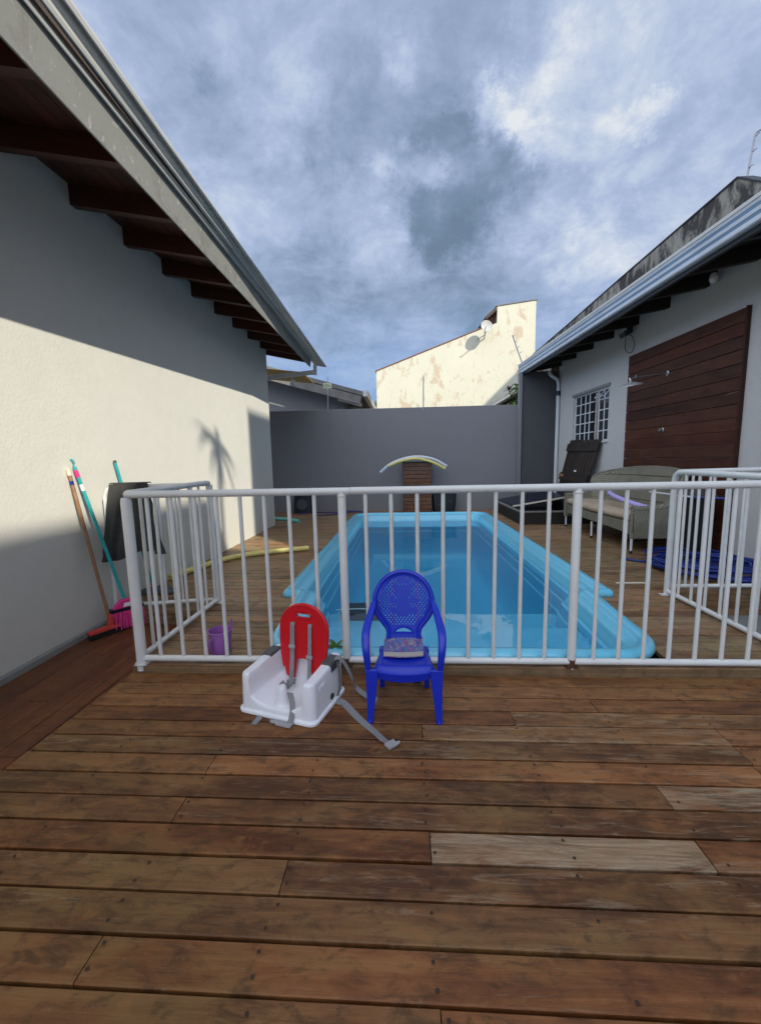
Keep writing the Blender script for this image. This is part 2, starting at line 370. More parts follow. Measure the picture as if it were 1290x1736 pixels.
mat('rope_blue', (.02, .03, .15), 0.7)
mat('foam_yellow', (.76, .66, .22), 0.75, bump=0.25, bscale=200, var=0.07, vscale=10)
mat('foam_white', (.62, .66, .74), 0.75, bump=0.25, bscale=200)
mat('foam_teal', (.16, .48, .40), 0.75, bump=0.25, bscale=200)
mat('foam_lavender', (.46, .38, .74), 0.75, bump=0.25, bscale=200)
mat('purple_plastic', (.34, .13, .42), 0.4, var=0.08, vscale=15)
mat('teal_paint', (.02, .36, .36), 0.35, var=0.12, vscale=20)
mat('pink_plastic', (.70, .03, .22), 0.5, var=0.12, vscale=30)
mat('pink_bristle', (.72, .05, .26), 0.7, bump=0.5, bscale=200, var=0.2, vscale=60)
mat('stick_wood', (.30, .155, .075), 0.55, var=0.2, vscale=20)
mat('rake_red', (.50, .045, .03), 0.5, var=0.12, vscale=20)
mat('mop_grey', (.10, .115, .15), 0.95, bump=0.8, bscale=120, var=0.3, vscale=40)
mat('cream_plastic', (.75, .70, .52), 0.4)
mat('label_white', (.8, .8, .78), 0.5)
mat('cushion', (.42, .33, .23), 0.9, bump=0.3, bscale=60, var=0.1, vscale=6, dirt=((.20, .14, .09), 6, .68))
mat('paper_cream', (.62, .55, .42), 0.8, bump=0.3, bscale=300)
mat('glass_dark', (.012, .016, .022), 0.06, spec=0.7)
mat('curtain', (.04, .05, .075), 0.9, var=0.2, vscale=6)
mat('frame_white', (.66, .67, .68), 0.4)
mat('steel', (.55, .56, .57), 0.25, metal=0.9)
mat('galv', (.42, .43, .44), 0.5, metal=0.5)
mat('reflection_blue', (.13, .22, .32), 0.4, var=0.15, vscale=3)
mat('bulb_white', (.78, .78, .76), 0.25)
mat('dish_grey', (.36, .36, .34), 0.6, var=0.1, vscale=5)
mat('dark_steel', (.12, .115, .11), 0.35, metal=0.6)
mat('black_metal', (.015, .015, .016), 0.45)
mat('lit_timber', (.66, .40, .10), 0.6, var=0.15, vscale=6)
mat('bracket_white', (.66, .65, .60), 0.6, var=0.08, vscale=6, dirt=((.4, .36, .28), 7, .66))
mat('sign_pale', (.50, .56, .38), 0.5)
mat('roof_tile_dark', (.075, .055, .045), 0.8, bump=0.6, bscale=20, var=0.3, vscale=5)
mat('roof_grey', (.16, .15, .135), 0.8, bump=0.4, bscale=20, var=0.25, vscale=4)
mat('brick_brown', (.20, .09, .06), 0.8, var=0.2, vscale=6)
mat('soil', (.10, .07, .045), 0.95, bump=0.6, bscale=10, var=0.3, vscale=2)
mat('bark', (.09, .07, .05), 0.9, bump=0.6, bscale=30, var=0.25, vscale=6)
def leafmat(name, a, b_):
    m_ = bpy.data.materials.new(name); m_.use_nodes = True; t = NT(m_.node_tree); b = t.n['Principled BSDF']
    co = t.new('ShaderNodeTexCoord').outputs['Object']
    c = t.mix(t.ramp(t.noise(co, 14, 3, 0.6), [(0.35, 0.0), (0.65, 1.0)]), a, b_); t.l.new(c, b.inputs['Base Color']); b.inputs['Roughness'].default_value = 0.5
    tr = t.new('ShaderNodeBsdfTranslucent', ins={'Color': c}); mx = t.new('ShaderNodeMixShader', ins={0: 0.3, 1: b.outputs[0], 2: tr.outputs[0]})
    t.l.new(mx.outputs[0], t.n['Material Output'].inputs[0]); MAT[name] = m_
leafmat('leaf_green', (.07, .16, .025), (.20, .32, .06)); leafmat('leaf_dark', (.02, .05, .018), (.05, .10, .03)); leafmat('leaf_red', (.07, .02, .03), (.12, .05, .05))

# pool shell, with faint scale marks near the water line
def poolmat():
    m_ = bpy.data.materials.new('pool_gelcoat'); m_.use_nodes = True; t = NT(m_.node_tree); b = t.n['Principled BSDF']
    co = t.new('ShaderNodeTexCoord').outputs['Object']
    c = t.mix(t.noise(co, 1.7, 5, 0.6), (.13, .52, .70), (.17, .57, .76))
    c = t.mix(t.ramp(t.noise(co, 7, 8, 0.7), [(0.6, 0.0), (0.72, 0.4)]), c, (.18, .42, .58))
    t.l.new(c, b.inputs['Base Color']); b.inputs['Roughness'].default_value = 0.24; b.inputs['Coat Weight'].default_value = 0.5; b.inputs['Coat Roughness'].default_value = 0.12
    MAT['pool'] = m_
poolmat()
def watermat():
    m_ = bpy.data.materials.new('water'); m_.use_nodes = True; t = NT(m_.node_tree); t.n.remove(t.n['Principled BSDF'])
    co = t.new('ShaderNodeTexCoord').outputs['Object']
    h = t.math('ADD', t.noise(co, 2.2, 3, 0.5, 0.3), t.math('MULTIPLY', t.noise(co, 9, 2, 0.5), 0.15))
    bn = t.new('ShaderNodeBump', ins={'Strength': 0.10, 'Distance': 0.012, 'Height': h}).outputs[0]
    fr = t.new('ShaderNodeFresnel', ins={'IOR': 1.33, 'Normal': bn}).outputs[0]
    tr = t.new('ShaderNodeBsdfTransparent', ins={'Color': (.97, .99, 1, 1)}); gl = t.new('ShaderNodeBsdfGlossy', ins={'Roughness': 0.0, 'Color': (1, 1, 1, 1), 'Normal': bn})
    mx = t.new('ShaderNodeMixShader', ins={0: fr, 1: tr.outputs[0], 2: gl.outputs[0]})
    t.l.new(mx.outputs[0], t.n['Material Output'].inputs[0])
    va = t.new('ShaderNodeVolumeAbsorption', ins={'Color': (.22, .84, .94, 1), 'Density': 0.36}); t.l.new(va.outputs[0], t.n['Material Output'].inputs[1]); MAT['water'] = m_
watermat()
def rattan():
    m_ = bpy.data.materials.new('rattan'); m_.use_nodes = True; t = NT(m_.node_tree); b = t.n['Principled BSDF']
    co = t.new('ShaderNodeTexCoord').outputs['Object']; s_ = t.new('ShaderNodeSeparateXYZ'); t.l.new(co, s_.inputs[0])
    a = t.math('MULTIPLY', t.math('ADD', s_.outputs[0], s_.outputs[1]), 150.0); zz = t.math('MULTIPLY', s_.outputs[2], 230.0)
    f = t.math('MULTIPLY', t.math('SINE', a), t.math('SINE', zz)); f = t.math('MULTIPLY_ADD', f, 0.5, 0.5)
    c = t.mix(f, (.07, .062, .042), (.36, .34, .25)); c = t.mix(t.ramp(t.noise(co, 6, 6, 0.6), [(0.4, 0.0), (0.7, 0.5)]), c, (.11, .10, .075))
    t.l.new(c, b.inputs['Base Color']); b.inputs['Roughness'].default_value = 0.6
    bn = t.new('ShaderNodeBump', ins={'Strength': 0.7, 'Distance': 0.006, 'Height': f}); t.l.new(bn.outputs[0], b.inputs['Normal']); MAT['rattan'] = m_
rattan()
def covermat():
    m_ = bpy.data.materials.new('book_cover'); m_.use_nodes = True; t = NT(m_.node_tree); b = t.n['Principled BSDF']
    co = t.new('ShaderNodeTexCoord').outputs['Object']
    c = t.mix(t.noise(co, 20, 3, 0.5), (.02, .03, .18), (.16, .26, .50))
    f2 = t.noise(t.mapping(co, (1, 1, 1.6), (3, 1, 2)), 38, 4, 0.55, 1.2)
    c = t.mix(t.ramp(f2, [(0.56, 0.0), (0.60, 1.0)]), c, (.36, .05, .20))
    f3 = t.noise(t.mapping(co, (1, 1, 1.3), (8, 5, 2)), 48, 4, 0.55, 1.2)
    c = t.mix(t.ramp(f3, [(0.58, 0.0), (0.61, 1.0)]), c, (.62, .38, .16))
    f4 = t.noise(t.mapping(co, (1.6, 1, .8), (1, 9, 7)), 55, 4, 0.6, 1.6)
    c = t.mix(t.ramp(f4, [(0.62, 0.0), (0.65, 1.0)]), c, (.62, .60, .60))
    t.l.new(c, b.inputs['Base Color']); b.inputs['Roughness'].default_value = 0.3; MAT['cover'] = m_
covermat()

# ------------------------------------------------------------------ SETTING: ground, deck, pit
g = MB(); g.add([(-900, -900, -1.6), (900, -900, -1.6), (900, 1500, -1.6), (-900, 1500, -1.6)]); g.face((0, 1, 2, 3))
tag(g.build('ground', MAT['soil'], recalc=False), kind='structure')

JOIST = [-0.38 + 0.447 * i for i in range(-6, 10)]
def plank(mb, u0, u1, v0, v1, z, th=0.024, along='x', tone=None, weather=0.0, warp_=0.0):
    """one board with eased edges"""
    tone = rnd.random() if tone is None else tone; seed = rnd.random(); col = (tone, weather, seed)
    e = 0.0030; zt = z + rnd.uniform(-.0012, .0012)
    prof = [(v0, z - th), (v0, zt - e), (v0 + e, zt), (v1 - e, zt), (v1, zt - e), (v1, z - th)]
    def P(u, v, zz): return (u, v, zz) if along == 'x' else (v, u, zz)
    jog0, jog1 = rnd.uniform(-.0015, .0015), rnd.uniform(-.0015, .0015)
    A = mb.add([P(u0, v + jog0, zz) for v, zz in prof]); B = mb.add([P(u1, v + jog1, zz) for v, zz in prof])
    n = len(prof)
    for i in range(n - 1):
        (va, _), (vb, _) = prof[i], prof[i + 1]
        mb.face((A + i, A + i + 1, B + i + 1, B + i), [(u0, va), (u0, vb), (u1, vb), (u1, va)], col)
    mb.face([A + i for i in range(n)], [(u0, v) for v, _ in prof], col); mb.face([B + i for i in reversed(range(n))], [(u1, v) for v, _ in reversed(prof)], col)
def nail(mb, x, y, z, r=0.0055):
    b = mb.add([(x + r * math.cos(a * math.pi / 3), y + r * math.sin(a * math.pi / 3), z + 0.0022) for a in range(6)]); mb.face(range(b, b + 6), None, None, 1)
def bodyrow(mb, x0, x1, y0, y1, z, joints, weather=None, tones=None, nails=True):
    xs = [x0] + [j for j in sorted(joints) if x0 + .05 < j < x1 - .05] + [x1]
    for k, (a, b) in enumerate(zip(xs, xs[1:])):
        wt = 0.0
        if weather:
            for (wa, wb, ww) in weather:
                if a < (wa + wb) / 2 < b or (wa < (a + b) / 2 < wb): wt = ww
        else: wt = rnd.choice((0, 0, 0, .05, .15, .22))
        plank(mb, a + (.0015 if k else 0), b - .0015, y0, y1, z, weather=wt)
    if nails:
        for j in JOIST:
            if x0 < j < x1:
                for yy in (y0 + .024, y1 - .024):
                    if rnd.random() < .8:
                        nail(mb, j + rnd.uniform(-.008, .008) + (.014 if any(abs(j - q) < .03 for q in joints) else 0), yy + rnd.uniform(-.006, .006), z)
dk = MB()
PITCH = 0.1125; GAP = 0.0092; SX = -1.66
known = {0: [], 1: [], 2: [.944], 3: [.514], 4: [.072, 1.406], 5: [1.399], 6: [-.823, 1.386], 7: [.945], 8: [-.834], 9: [.073, .932], 10: [-.379], 11: [], 12: [-.82], 13: [.069]}
weath = {2: [(-1.6, 2.3, .2)], 3: [(.55, 2.2, .42)], 4: [(.0, 1.3, .50), (1.45, 2.3, .4)], 5: [(-1.5, 1.3, .36), (1.45, 2.3, .3)], 6: [(-.8, 1.3, .30)], 7: [(-1.5, .9, .2), (.95, 2.3, .75)], 8: [(-.8, 2.3, .26)], 9: [(-1.5, 0, .12), (.08, .93, 1.0), (.94, 2.3, .38)], 10: [(-1.6, -.4, .1), (-.37, 2.3, .34)], 11: [(-1.7, 2.3, .2)], 12: [(-1.6, -.9, .1), (-.7, 2.3, .16)], 13: [(-1.7, 0, .05), (.1, 2.3, .12)]}
for i in range(0, 36):
    yt = 2.246 - i * PITCH; J = known.get(i, sorted(rnd.sample(JOIST, 2)))
    if i == 0: yt -= 0.0
    # boards butt against the border strip along the wall, which slants a little
    x0 = SX + 0.042 * (2.2 - yt) * -1 + 0.0
    bodyrow(dk, x0, 2.32, yt - PITCH + GAP, yt, 0.0, J, weath.get(i))
o = dk.build('wood_deck', [MAT['deck_boards'], MAT['nail_rust']], recalc=True); tag(o, kind='structure')
# border strip of boards laid lengthwise next to the left wall
dk = MB()
for k in range(7):
    xa = -2.50 + k * 0.122
    seg = [-2.0, -0.3 + rnd.uniform(-.3, .3), 1.25 + rnd.uniform(-.5, .9), 3.13]
    for a, b in zip(seg, seg[1:]):
        plank(dk, a + .0015, b - .0015, xa, min(xa + .118, 0), -0.06 if k < 7 else 0, along='y', tone=rnd.uniform(.1, .7), weather=0.0)
o = dk.build('border_strip', [MAT['strip_boards'], MAT['nail_rust']], recalc=True); tag(o, kind='structure')
# strip gets the redder stain of the unworn boards: raise it to its own object
# pool terrace
pd = MB(); ZP = 0.05
PX0, PX1, PY0, PYM, PY1 = -1.08, 1.78, 2.345, 3.47, 8.92      # hole for the pool
i = 0; y = 2.252
while y < 9.74:
    y1 = min(y + PITCH - GAP, 9.745); yc = (y + y1) / 2
    xl = -2.50 if y > 3.14 else -1.655
    if yc > 7.75: xl = -4.2
    xr = 2.30 if y < 3.56 else 3.80
    if PY0 < yc < PY1 + .0:
        f_ = 1 - .052 * min(1.1, max(0, 3.42 - yc)) / 1.1
        cut = (.335 - 1.27 * f_, .335 + 1.27 * f_) if yc < PYM else (PX0, PX1)
        for a, b in ((xl, cut[0]), (cut[1], xr)):
            bodyrow(pd, a, b, y, y1, ZP, [q for q in JOIST if rnd.random() < .28 and a + .3 < q < b - .3][:1], None, nails=(yc < 5))
    else: bodyrow(pd, xl, xr, y, y1, ZP, rnd.sample(JOIST, 2), None, nails=(yc < 5))
    y += PITCH
# edge boards closing the step down to the front deck and to the strip
plank_e = [(-1.66, 2.30, 2.2495, 2.252)]
pd.box(-1.66, 2.30, 2.2475, 2.2515, -0.03, ZP - .004, (0.25, .1, .3))
pd.box(-1.660, -1.656, 2.252, 3.139, -0.08, ZP - .004, (0.15, 0, .6))
pd.box(-2.50, -1.62, 3.130, 3.1385, -0.10, ZP - .004, (0.1, 0, .2))
pd.box(2.30, 3.8, 3.55, 3.559, -0.25, ZP - .004, (0.1, 0, .8))
tag(pd.build('pool_terrace', [MAT['terrace_boards'], MAT['nail_rust']]), kind='structure')
# dark joists and void below the boards
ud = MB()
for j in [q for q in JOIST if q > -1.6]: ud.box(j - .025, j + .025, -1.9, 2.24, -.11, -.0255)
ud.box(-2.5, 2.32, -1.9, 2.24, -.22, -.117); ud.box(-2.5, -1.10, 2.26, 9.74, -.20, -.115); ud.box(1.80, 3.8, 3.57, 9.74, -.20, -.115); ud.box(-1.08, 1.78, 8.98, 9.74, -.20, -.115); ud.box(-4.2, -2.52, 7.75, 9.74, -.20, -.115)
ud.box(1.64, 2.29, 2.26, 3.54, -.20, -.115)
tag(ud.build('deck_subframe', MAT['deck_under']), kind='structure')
pt = MB(); pt.box(2.34, 3.80, 1.0, 3.545, -.5, -.14)
tag(pt.build('pit_floor', MAT['concrete'], bevel=.006), kind='structure')

# ------------------------------------------------------------------ POOL
def outline(dd, n=9):
    L1, R1, Yb = -1.10 + dd, 1.80 - dd, 8.95 - dd
    L2, R2, Yf = -0.96 + dd, 1.63 - dd, 2.31 + dd
    Ym = 3.46 + dd
    def cx(cx_, cy_, r, a0, a1): return arc(cx_, cy_, r, a0, a1, n)
    rc = max(.30 - dd, .10); rb = max(.36 - dd, .12); rs = max(.05 - dd, .012); rv = .02 + dd * .5
    P = []
    P += cx(L2 + rc, Yf + rc, rc, 180, 270); P += cx(R2 - rc, Yf + rc, rc, 270, 360)
    P += cx(R2 + rv, Ym - rv, rv, 180, 90)
    P += cx(R1 - rs, Ym + rs, rs, 270, 360)
    P += cx(R1 - rb, Yb - rb, rb, 0, 90); P += cx(L1 + rb, Yb - rb, rb, 90, 180)
    P += cx(L1 + rs, Ym + rs, rs, 180, 270)
    P += cx(L2 - rv, Ym - rv, rv, 90, 0)
    return [(.335 + (x - .335) * (1 - .052 * min(1.1, max(0, 3.42 - y)) / 1.1), y) for x, y in P]
pool = thing('swimming_pool', 'blue fibreglass swimming pool sunk in the wooden deck, filled with water', 'swimming pool', (0.35, 5.6, -1.2))
pm = MB()
prof = [(.045, .02), (.004, .045), (-.006, .066), (.0, .088), (.018, .106), (.045, .114), (.072, .108), (.088, .092), (.10, .076), (.115, .070), (.165, .064), (.180, .056), (.19, .036), (.194, .01),
        (.205, -.005), (.213, -.05), (.235, -.058), (.243, -.15), (.262, -.158), (.27, -.27), (.288, -.278), (.296, -.42), (.32, -.62), (.37, -.80), (.46, -.88)]
rings = [pm.add([(x, y, z) for x, y in outline(dd)]) for dd, z in prof]; k = len(outline(0))
for A, B in zip(rings, rings[1:]):
    for j in range(k): pm.face((A + j, A + (j + 1) % k, B + (j + 1) % k, B + j))
pm.face([rings[-1] + j for j in range(k)])
pm.build('shell', MAT['pool'], pool, smooth=50)
st = MB()
def rrect(x0, x1, y0, y1, r, n=6):
    return arc(x0 + r, y0 + r, r, 180, 270, n) + arc(x1 - r, y0 + r, r, 270, 360, n) + arc(x1 - r, y1 - r, r, 0, 90, n) + arc(x0 + r, y1 - r, r, 90, 180, n)
for (x0, x1, y0, y1, zt, zb) in ((-.735, 1.405, 2.53, 3.25, -.125, -.90), (-.80, 1.50, 3.18, 3.93, -.27, -.90)):
    o_ = rrect(x0, x1, y0, y1, .09)
    i_ = rrect(x0 + .03, x1 - .03, y0 + .03, y1 - .03, .07)
    st.loft([[(x, y, zb) for x, y in o_], [(x, y, zt - .03) for x, y in o_], [(x, y, zt) for x, y in i_]], cap=True)
st.build('entry_steps', MAT['pool'], pool, smooth=35)
wm = MB(); wm.loft([[(x, y, -.96) for x, y in outline(.214)], [(x, y, -.052) for x, y in outline(.214)]])
tag(wm.build('water', MAT['water']), kind='structure')

# ------------------------------------------------------------------ LEFT HOUSE
def lwx(y): return -2.47 - 0.00624 * (y - 2.1)
lh = thing('left_house', 'house on the left with a pale plastered wall and a deep raftered eave', 'house', (-4, 3, -1.6))
hw = MB(); ya, yb = -3.0, 7.72
def prismY(mb, poly, y0, y1, shift=None, **kw):   # poly of (x,z) extruded along y
    f = shift or (lambda x, y: x)
    mb.loft([[(f(x, y0), y0, z) for x, z in poly], [(f(x, y1), y1, z) for x, z in poly]], **kw)
hw.loft([[(lwx(y), y, -1.6), (lwx(y), y, 3.55), (-6.5, y, 4.4), (-6.5, y, -1.6)] for y in (ya, yb)])
hw.build('wall', MAT['left_plaster'], lh)
bs = MB(); bs.loft([[(lwx(y) + .002, y, -.14), (lwx(y) + .022, y, -.14), (lwx(y) + .022, y, -.022), (lwx(y) + .012, y, -.006), (lwx(y) + .002, y, -.006)] for y in (ya, 3.125)])
bs.build('base_ledge', MAT['fascia_cement'], lh, bevel=.004)
def fx(y): return -1.645 - 0.0310 * (y - 1.85)
def fz(y): return 3.035 + 0.0190 * (y - 1.85)
def go(y): return (-1.552 - 0.0088 * (y - 2.25), 3.465 - 0.0330 * (y - 2.25))
def SLf(y): return .19 + .006 * (min(max(y, 0), 8) - 2)
SL = 0.24
def FH(y): return .255 - .015 * (y - 2)
yf = 8.45
fa = MB(); fa.loft([[(fx(y) - .010, y, fz(y)), (fx(y), y, fz(y)), (fx(y) + .030, y, fz(y) + FH(y)), (fx(y) - .010, y, fz(y) + FH(y))] for y in (-3, 3.0, 5.6, yf)])
fa.build('fascia', MAT['fascia_cement'], lh, bevel=.003)
def gsec(y):
    ox, oz = go(y); ix, iz = fx(y) + .024, fz(y) + FH(y) - .012; W = ox - ix; Hh = oz - iz
    dg = [(0, .0), (.02, .16), (.13, .18), (.16, .02), (.33, -.02), (.36, .13), (.50, .15), (.53, .0), (.80, -.02), (.83, .13), (.98, .12), (1.0, .0)]
    p = [(t + o, t - o) for t, o in dg] + [(.92, 1.04), (.5, .72), (.0, .34)]
    return [(ix + W * a, y, iz + Hh * b) for a, b in p]
gu = MB(); gu.loft([gsec(y) for y in (-3, 0.9, 4.8, 8.85)]); gu.build('gutter', MAT['gutter_metal'], lh)
for y in (8.84, 4.8, 0.9):
    ff = MB(); S_ = gsec(y); c0 = sum((Vector(p) for p in S_), Vector()) / len(S_)
    ff.loft([[tuple(c0 + (Vector(p) - c0) * 1.02 + Vector((0, dy, 0))) for p in S_] for dy in (-.012, .012)])
    ff.build('gutter_joint', MAT['gutter_metal'], lh)
# rafters
for i in range(-7, 12):
    y = 2.03 + 0.6 * i
    if y > 8.3: break
    r_ = MB(); x0 = fx(y) - .012; z0 = fz(y) + .0; x1 = lwx(y) + .0 if y < 7.72 else -3.1
    zz = z0 + SLf(y) * (x0 - x1); h = .145
    A = r_.add([(x0, y - .03, z0 + .01), (x0, y + .03, z0 + .01), (x0, y + .03, z0 + h), (x0, y - .03, z0 + h)]); B = r_.add([(x1, y - .03, zz), (x1, y + .03, zz), (x1, y + .03, zz + h), (x1, y - .03, zz + h)])
    cc = (rnd.uniform(.2, .6), 0, rnd.random()); L_ = x0 - x1
    for q in ((0, 1), (1, 2), (2, 3), (3, 0)):
        r_.face((A + q[0], A + q[1], B + q[1], B + q[0]), [(0, .1 * q[0]), (0, .1 * q[0] + .1), (L_, .1 * q[0] + .1), (L_, .1 * q[0])], cc)
    r_.face((A, A + 1, A + 2, A + 3), [(0, 0), (0, .06), (.1, .06), (.1, 0)], cc); r_.face((B, B + 1, B + 2, B + 3), [(0, 0), (0, .06), (.1, .06), (.1, 0)], cc)
    r_.build('rafter', MAT['rafter_wood'], lh)
# boarded soffit above the rafters, boards along y
so = MB()
for k in range(14):
    a, b = k * .1, k * .1 + .096
    for (ys, ye) in ((-3, 1.2), (1.2, 4.6), (4.6, 8.4)):
        secs = []
        for y in (ys, ye - .003):
            xa, xb = fx(y) - .012 - a, fx(y) - .012 - b
            za, zb_ = fz(y) + .147 + SLf(y) * a, fz(y) + .147 + SLf(y) * b
            secs.append([(xa, y, za), (xb, y, zb_), (xb, y, zb_ + .014), (xa, y, za + .014)])
        cc = (rnd.uniform(.2, .8), 0, rnd.random()); A = so.add(secs[0]); B = so.add(secs[1])
        for q in range(4): so.face((A + q, A + (q + 1) % 4, B + (q + 1) % 4, B + q), [(ys, a + q * .1), (ys, a + q * .1 + .1), (ye, a + q * .1 + .1), (ye, a + q * .1)], cc)
so.build('soffit', MAT['rafter_wood'], lh)
rf = MB(); rf.loft([[(fx(y) + .06, y, fz(y) + .255), (-6.6, y, fz(y) + .27 + 5.0 * SL), (-6.6, y, fz(y) + .31 + 5.0 * SL), (fx(y) + .06, y, fz(y) + .30)] for y in (-3, 8.45)])
rf.build('roof', MAT['roof_tile_dark'], lh)
# white timber bracket and warm lit ceiling at the far end of the eave
br = MB(); y = 8.50
br.loft([[(-2.76, yy, 2.95), (-1.86, yy, 3.035), (-1.80, yy, 3.03), (-1.735, yy, 3.02), (-1.735, yy, 3.22), (-1.80, yy, 3.22), (-1.80, yy, 3.12), (-2.76, yy, 3.04)] for yy in (y, y + .06)])
br.build('bracket', MAT['bracket_white'], lh, bevel=.004)
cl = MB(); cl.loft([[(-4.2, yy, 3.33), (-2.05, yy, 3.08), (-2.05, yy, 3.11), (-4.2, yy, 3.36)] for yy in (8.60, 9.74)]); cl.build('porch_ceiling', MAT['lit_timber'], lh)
lp = thing('porch_lamp', 'small white lamp hanging below the far end of the left eave', 'lamp', (-2.30, 8.75, 2.86))
l_ = MB(); l_.tube([(-2.30, 8.75, 2.98), (-2.30, 8.75, 3.10)], .012); l_.build('stem', MAT['frame_white'], lp)
l_ = MB(); l_.lathe([(.02, .12), (.055, .11), (.065, .05), (.05, .0), (.001, -.01)], (-2.30, 8.75, 2.86), 16); l_.build('shade', MAT['bulb_white'], lp, smooth=40)

# ------------------------------------------------------------------ BACK WALL
bw = thing('boundary_wall', 'dark grey plastered wall closing the yard behind the pool', 'wall', (0, 9.85, -1.6))
b_ = MB(); b_.box(-6.5, 2.70, 9.75, 9.93, -1.6, 2.475); b_.build('wall', MAT['grey_plaster'], bw, bevel=.006)
for xx in (-1.72, -.64, .74, 1.62):
    q_ = MB(); q_.box(xx - .006, xx + .006, 9.7482, 9.7505, .06, 2.47); q_.build('joint_line', MAT['grey_plaster'], bw)
# ------------------------------------------------------------------ RIGHT HOUSE
def rwx(y): return 3.74 - 0.0462 * (y - 4.5)
rh = thing('right_house', 'house on the right with pale grey wall, timber panel and pale gutter with painted sky reflection', 'house', (5, 6, -1.6))
yo = 9.60
WY0, WY1, WZ0, WZ1 = 7.49, 8.84, 1.53, 2.47
wl = MB()
def rslab(mb, y0, y1, z0, z1, d0, d1, **kw):
    mb.hexa([(rwx(y0) + d0, y0, z0), (rwx(y0) + d1, y0, z0), (rwx(y1) + d1, y1, z0), (rwx(y1) + d0, y1, z0), (rwx(y0) + d0, y0, z1), (rwx(y0) + d1, y0, z1), (rwx(y1) + d1, y1, z1), (rwx(y1) + d0, y1, z1)], **kw)
rslab(wl, -3, WY0, -1.6, 3.60, 0, .22); rslab(wl, WY1, yo, -1.6, 3.60, 0, .22); rslab(wl, WY0, WY1, -1.6, WZ0, 0, .22); rslab(wl, WY0, WY1, WZ1, 3.60, 0, .22)
wl.build('wall', MAT['right_plaster'], rh)
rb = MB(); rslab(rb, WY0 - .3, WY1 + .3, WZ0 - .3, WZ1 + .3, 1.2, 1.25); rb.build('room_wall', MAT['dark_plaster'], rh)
lt = MB(); rslab(lt, WY0 - .04, WY1 + .04, WZ1 + .002, WZ1 + .05, -.02, .0); lt.build('lintel', MAT['fascia_cement'], rh, bevel=.003)
# window
wf = MB(); X = .05
def bar(mb, y0, y1, z0, z1, d0=.04, d1=.075): rslab(mb, y0, y1, z0, z1, d0, d1)
t_ = .028
bar(wf, WY0, WY1, WZ1 - t_, WZ1); bar(wf, WY0, WY1, WZ0, WZ0 + t_); bar(wf, WY0, WY0 + t_, WZ0 + t_, WZ1 - t_); bar(wf, WY1 - t_, WY1, WZ0 + t_, WZ1 - t_)
yy = [WY0 + t_ + (WY1 - WY0 - 2 * t_) * f_ for f_ in (0, .16, .30, .44, .57, .70, .85, 1)]
for i_ in (1, 2, 4, 5, 6): bar(wf, yy[i_] - .011, yy[i_] + .011, WZ0 + t_, WZ1 - t_, .045, .07)
bar(wf, yy[3] - .009, yy[3] + .009, WZ0 + t_, WZ1 - t_, .075, .095)
for i_ in range(1, 5):
    z = WZ0 + (WZ1 - WZ0) * i_ / 5
    bar(wf, WY0 + t_, yy[2], z - .009, z + .009, .048, .067); bar(wf, yy[3], WY1 - t_, z - .009, z + .009, .048, .067)
    bar(wf, yy[2], yy[3], z - .002, z + .002, .08, .084)
win = wf.build('window', MAT['frame_white'], rh)
pn = MB(); rslab(pn, WY0 + t_, yy[2], WZ0 + t_, WZ1 - t_, .056, .06); rslab(pn, yy[3], WY1 - t_, WZ0 + t_, WZ1 - t_, .056, .06); pn.build('pane', MAT['glass_dark'], win)
cu = MB(); cu.sweep([(rwx(y) + .16 + .015 * math.sin(y * 60), y, (WZ0 + WZ1) / 2) for y in [yy[4] + (WY1 - yy[4]) * q / 30 for q in range(31)]], [(-.002, -.48), (.002, -.48), (.002, .48), (-.002, .48)], (1, 0, 0)); cu.build('curtain', MAT['curtain'], win)
sa = MB()   # opened top vent
ys0, ys1 = yy[0] + .01, yy[2] - .01; z1, z0 = WZ1 - t_, WZ1 - .19
for (a, b, c_, e_) in ((ys0, ys1, 0, .08), (ys0, ys1, .92, 1), (ys0, ys0 + .018, .08, .92), (ys1 - .018, ys1, .08, .92), ((ys0 + ys1) / 2 - .008, (ys0 + ys1) / 2 + .008, .08, .92)):
    f_ = lambda t: (-.10 * t + .04, lerp(z1, z0 + .03, t)); (d0, q0), (d1, q1) = f_(c_), f_(e_)
    sa.hexa([(rwx(a) + d0, a, q0), (rwx(b) + d0, b, q0), (rwx(b) + d0 + .015, b, q0), (rwx(a) + d0 + .015, a, q0), (rwx(a) + d1, a, q1), (rwx(b) + d1, b, q1), (rwx(b) + d1 + .015, b, q1), (rwx(a) + d1 + .015, a, q1)])
sa.build('vent_sash', MAT['frame_white'], win)
si = MB(); rslab(si, WY0 - .03, WY1 + .03, WZ0 - .035, WZ0 - .002, -.03, .04); si.build('sill', MAT['render_white'], win, bevel=.004)
# timber panel, horizontal boards
tp = MB(); nb = 19; PB = 2.755 / nb; Y0, Y1 = 4.79, 6.89
for i_ in range(nb):
    z0 = .055 + i_ * PB; z1 = z0 + PB - .006; cc = (rnd.uniform(.1, .9), rnd.choice((0, 0, .1)), rnd.random())
    A = tp.add([(rwx(y) + dd, y, z) for y in (Y0, Y1) for dd, z in ((-.002, z0), (-.038, z0), (-.040, z0 + .003), (-.040, z1 - .003), (-.038, z1), (-.002, z1))])
    for q in range(5): tp.face((A + q, A + q + 1, A + 7 + q, A + 6 + q), [(Y0, z0 + (q > 2) * PB), (Y0, z0 + (q >= 2) * PB), (Y1, z0 + (q >= 2) * PB), (Y1, z0 + (q > 2) * PB)], cc)
    tp.face([A + q for q in range(6)], [(0, 0)] * 6, cc); tp.face([A + 6 + q for q in reversed(range(6))], [(0, 0)] * 6, cc)
tp.build('timber_panel', MAT['clad_boards'], rh)
